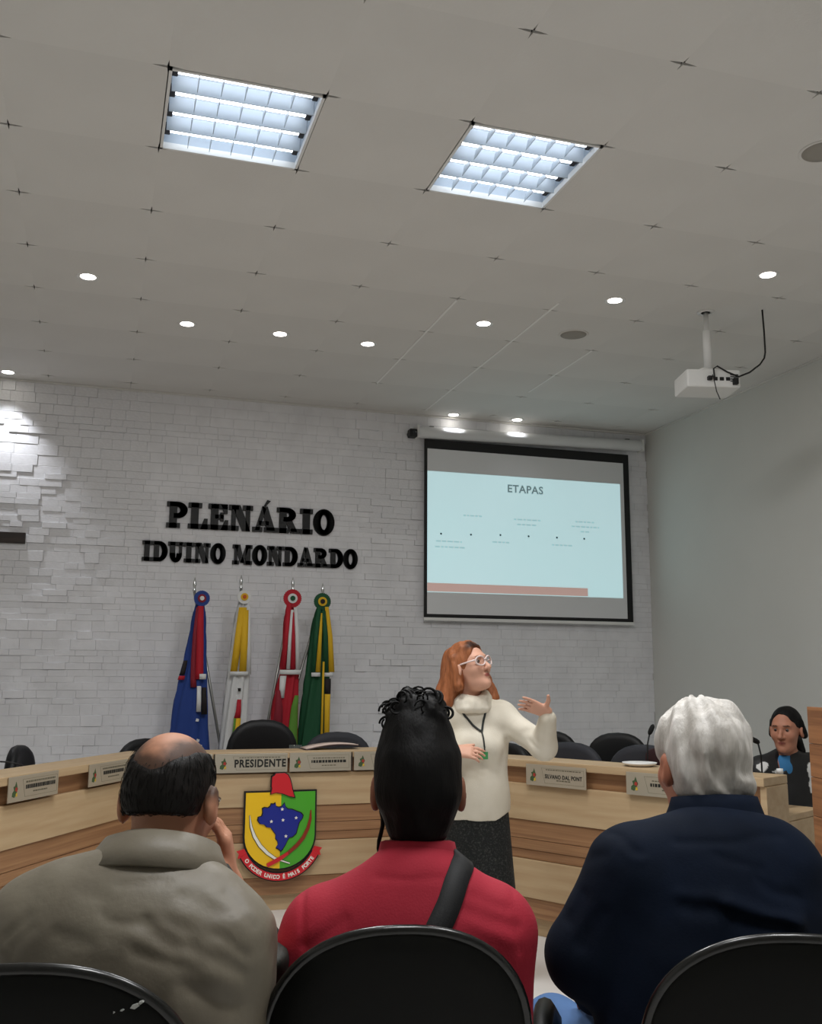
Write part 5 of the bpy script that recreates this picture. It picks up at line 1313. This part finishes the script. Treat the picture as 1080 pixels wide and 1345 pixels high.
def h5(P):
    Q = headq(P, J5['head'], J5['M']); d = elld(Q, (0, -.016, .046), (.081, .103, .091)); d = smin(d, elld(Q, (0, -.06, -.01), (.06, .045, .05)), .03)
    d = smax(d, -elld(Q, (.004, .108, -.022), (.072, .098, .132)), .012)
    A = Q.copy(); A[:, 0] = np.abs(A[:, 0]); d = smin(d, capd(A, (.076, -.01, .05), (.086, -.025, -.02), .016, .020), .02)
    d = smin(d, capd(P, (2.155, 5.69, 1.10), (2.185, 5.66, .99), .034, .024), .02)
    return d + vnoise(Q * np.array([60, 60, 20], np.float32)) * .002
f5.sdf('hair', h5, (1.98, 5.46, .93), (2.26, 5.78, 1.24), .0045, M_HAIRB)

# ------------------------------------------------------------------ front row chairs
def audience_chair(x, y, face, w, ztop, label, arm=None, tilt=0.0, scuff=False):
    """x, y, face in the camera-heading frame; the shell's back is what the photograph shows"""
    t = empty('audience_chair', world(x, y), YAW + face, label, 'chair', 'front row chairs')
    h = ztop - .50; n = 2.3; hw = w / 2
    def outline(k, drop=0.0):
        P = []
        N_ = 30
        for i in range(N_ + 1):
            a = PI * i / N_; c, s_ = math.cos(a), math.sin(a)
            P.append((hw * k * (abs(c) ** (2 / n)) * (1 if c > 0 else -1), ztop - .20 + (.20 - drop) * (s_ ** (2 / n)) + tilt * hw * c))
        P += [(-hw * k * .98, ztop - .33 - tilt * hw * .5), (-hw * k * .80, .505 + drop), (-hw * k * .5, .50 + drop), (hw * k * .5, .50 + drop), (hw * k * .80, .505 + drop), (hw * k * .98, ztop - .33)]
        return P
    def bow(px, pz): return .10 * (px / hw) ** 2 * hw * 1.0 + .05 * max(0, (pz - .62)) ** 2 * -1 + (.62 - pz) * .16
    def sheet(levels):
        b = MB(); rows = []
        for k, drop, off in levels:
            rows.append([(px, off + bow(px, pz) , pz) for px, pz in outline(k, drop)])
        b.grid(rows, closed=True); m_ = len(rows[0])
        return b, rows
    # shell: outer back face, filled by shrinking rings towards the middle
    def shrink(rows_, k, cz, off):
        return [(px * k, off + bow(px * k, cz + (pz - cz) * k), cz + (pz - cz) * k) for px, pz in rows_]
    O = outline(1.0); cz = (ztop + .50) / 2
    b = MB(); b.grid([shrink(O, k, cz, off) for k, off in ((.02, -.012), (.3, -.012), (.6, -.011), (.85, -.006), (.97, 0), (1.0, .006), (1.0, .018))], closed=True)
    b.build('back_shell', M_BPLAS, t)
    b = MB(); b.grid([shrink(O, k, cz, off) for k, off in ((.985, .018), (.985, .045), (.93, .062), (.6, .068), (.3, .068), (.02, .068))], closed=True)
    b.build('back_cushion', M_FABB, t)
    b = MB(); b.tube([(px * 1.004, .010 + bow(px, pz), cz + (pz - cz) * 1.004) for px, pz in O], .009, 10, closed=True)
    b.build('rim', M_RIM, t)
    st = back_shape(w * 1.02, .46, thick=.075, curve=.0, n=3).me('seat'); st.transform(Matrix.Translation((0, .50, .402)) @ Matrix.Rotation(R_(90), 4, 'X')); link('seat', st, M_FABB, t)
    MB().box(-.18, .18, .06, .48, .345, .365).build('seat_pan', M_BPLAS, t, bevel=.004)
    for sx in (-.1, .1): MB().tube([(sx, .12, .355), (sx, .075, .36), (sx, .055, .44), (sx, .03, .62)], .011, 8).build('back_bracket', M_BLACK, t)
    for sx in (-1, 1):
        MB().tube([(sx * .19, .46, .36), (sx * .21, .48, .0)], .0125, 8).build('leg', M_BLACK, t)
        MB().tube([(sx * .19, .10, .36), (sx * .21, .04, .0)], .0125, 8).build('leg', M_BLACK, t)
    if arm:
        x_ = arm * (hw + .045)
        MB().tube([(x_ * .82, .12, .42), (x_, .13, .46), (x_, .14, .60), (x_ + arm * .004, .18, .69), (x_ + arm * .02, .28, .722), (x_ + arm * .045, .40, .715), (x_ + arm * .075, .50, .66), (x_ + arm * .075, .53, .56), (x_, .5, .46), (x_ * .85, .46, .42)], .021, 10).build('armrest', M_BPLAS, t)
    if scuff:
        for k, (sx, sz, q) in enumerate(((.150, .924, .0065), (.12, .917, .004), (.133, .920, .003), (.105, .912, .003), (.158, .929, .004))):
            o = MB().plate([(sx - q, sz - q * .3), (sx, sz - q * .5), (sx + q, sz + q * .2), (sx + q * .4, sz + q * .6), (sx - q * .6, sz + q * .3)], bow(sx, sz) - .0052, bow(sx, sz) + .002).build('paint_scuff', mat('white_scuff', 'B8BAB6', .5, bump=.1), t)
    return t
M_FABB = mat('charcoal_upholstery', '1A1B1A', .85, bump=.4, bscale=250, bdist=.001)
audience_chair(-.535, 1.52, .05, .47, .975, 'black plastic backed chair under the man in the olive vest', scuff=True)
audience_chair(-.02, 1.755, .02, .435, .973, 'black plastic backed chair under the woman in red', arm=1, tilt=.05)
audience_chair(.625, 1.735, -.06, .47, .968, 'black plastic backed chair under the man in navy')
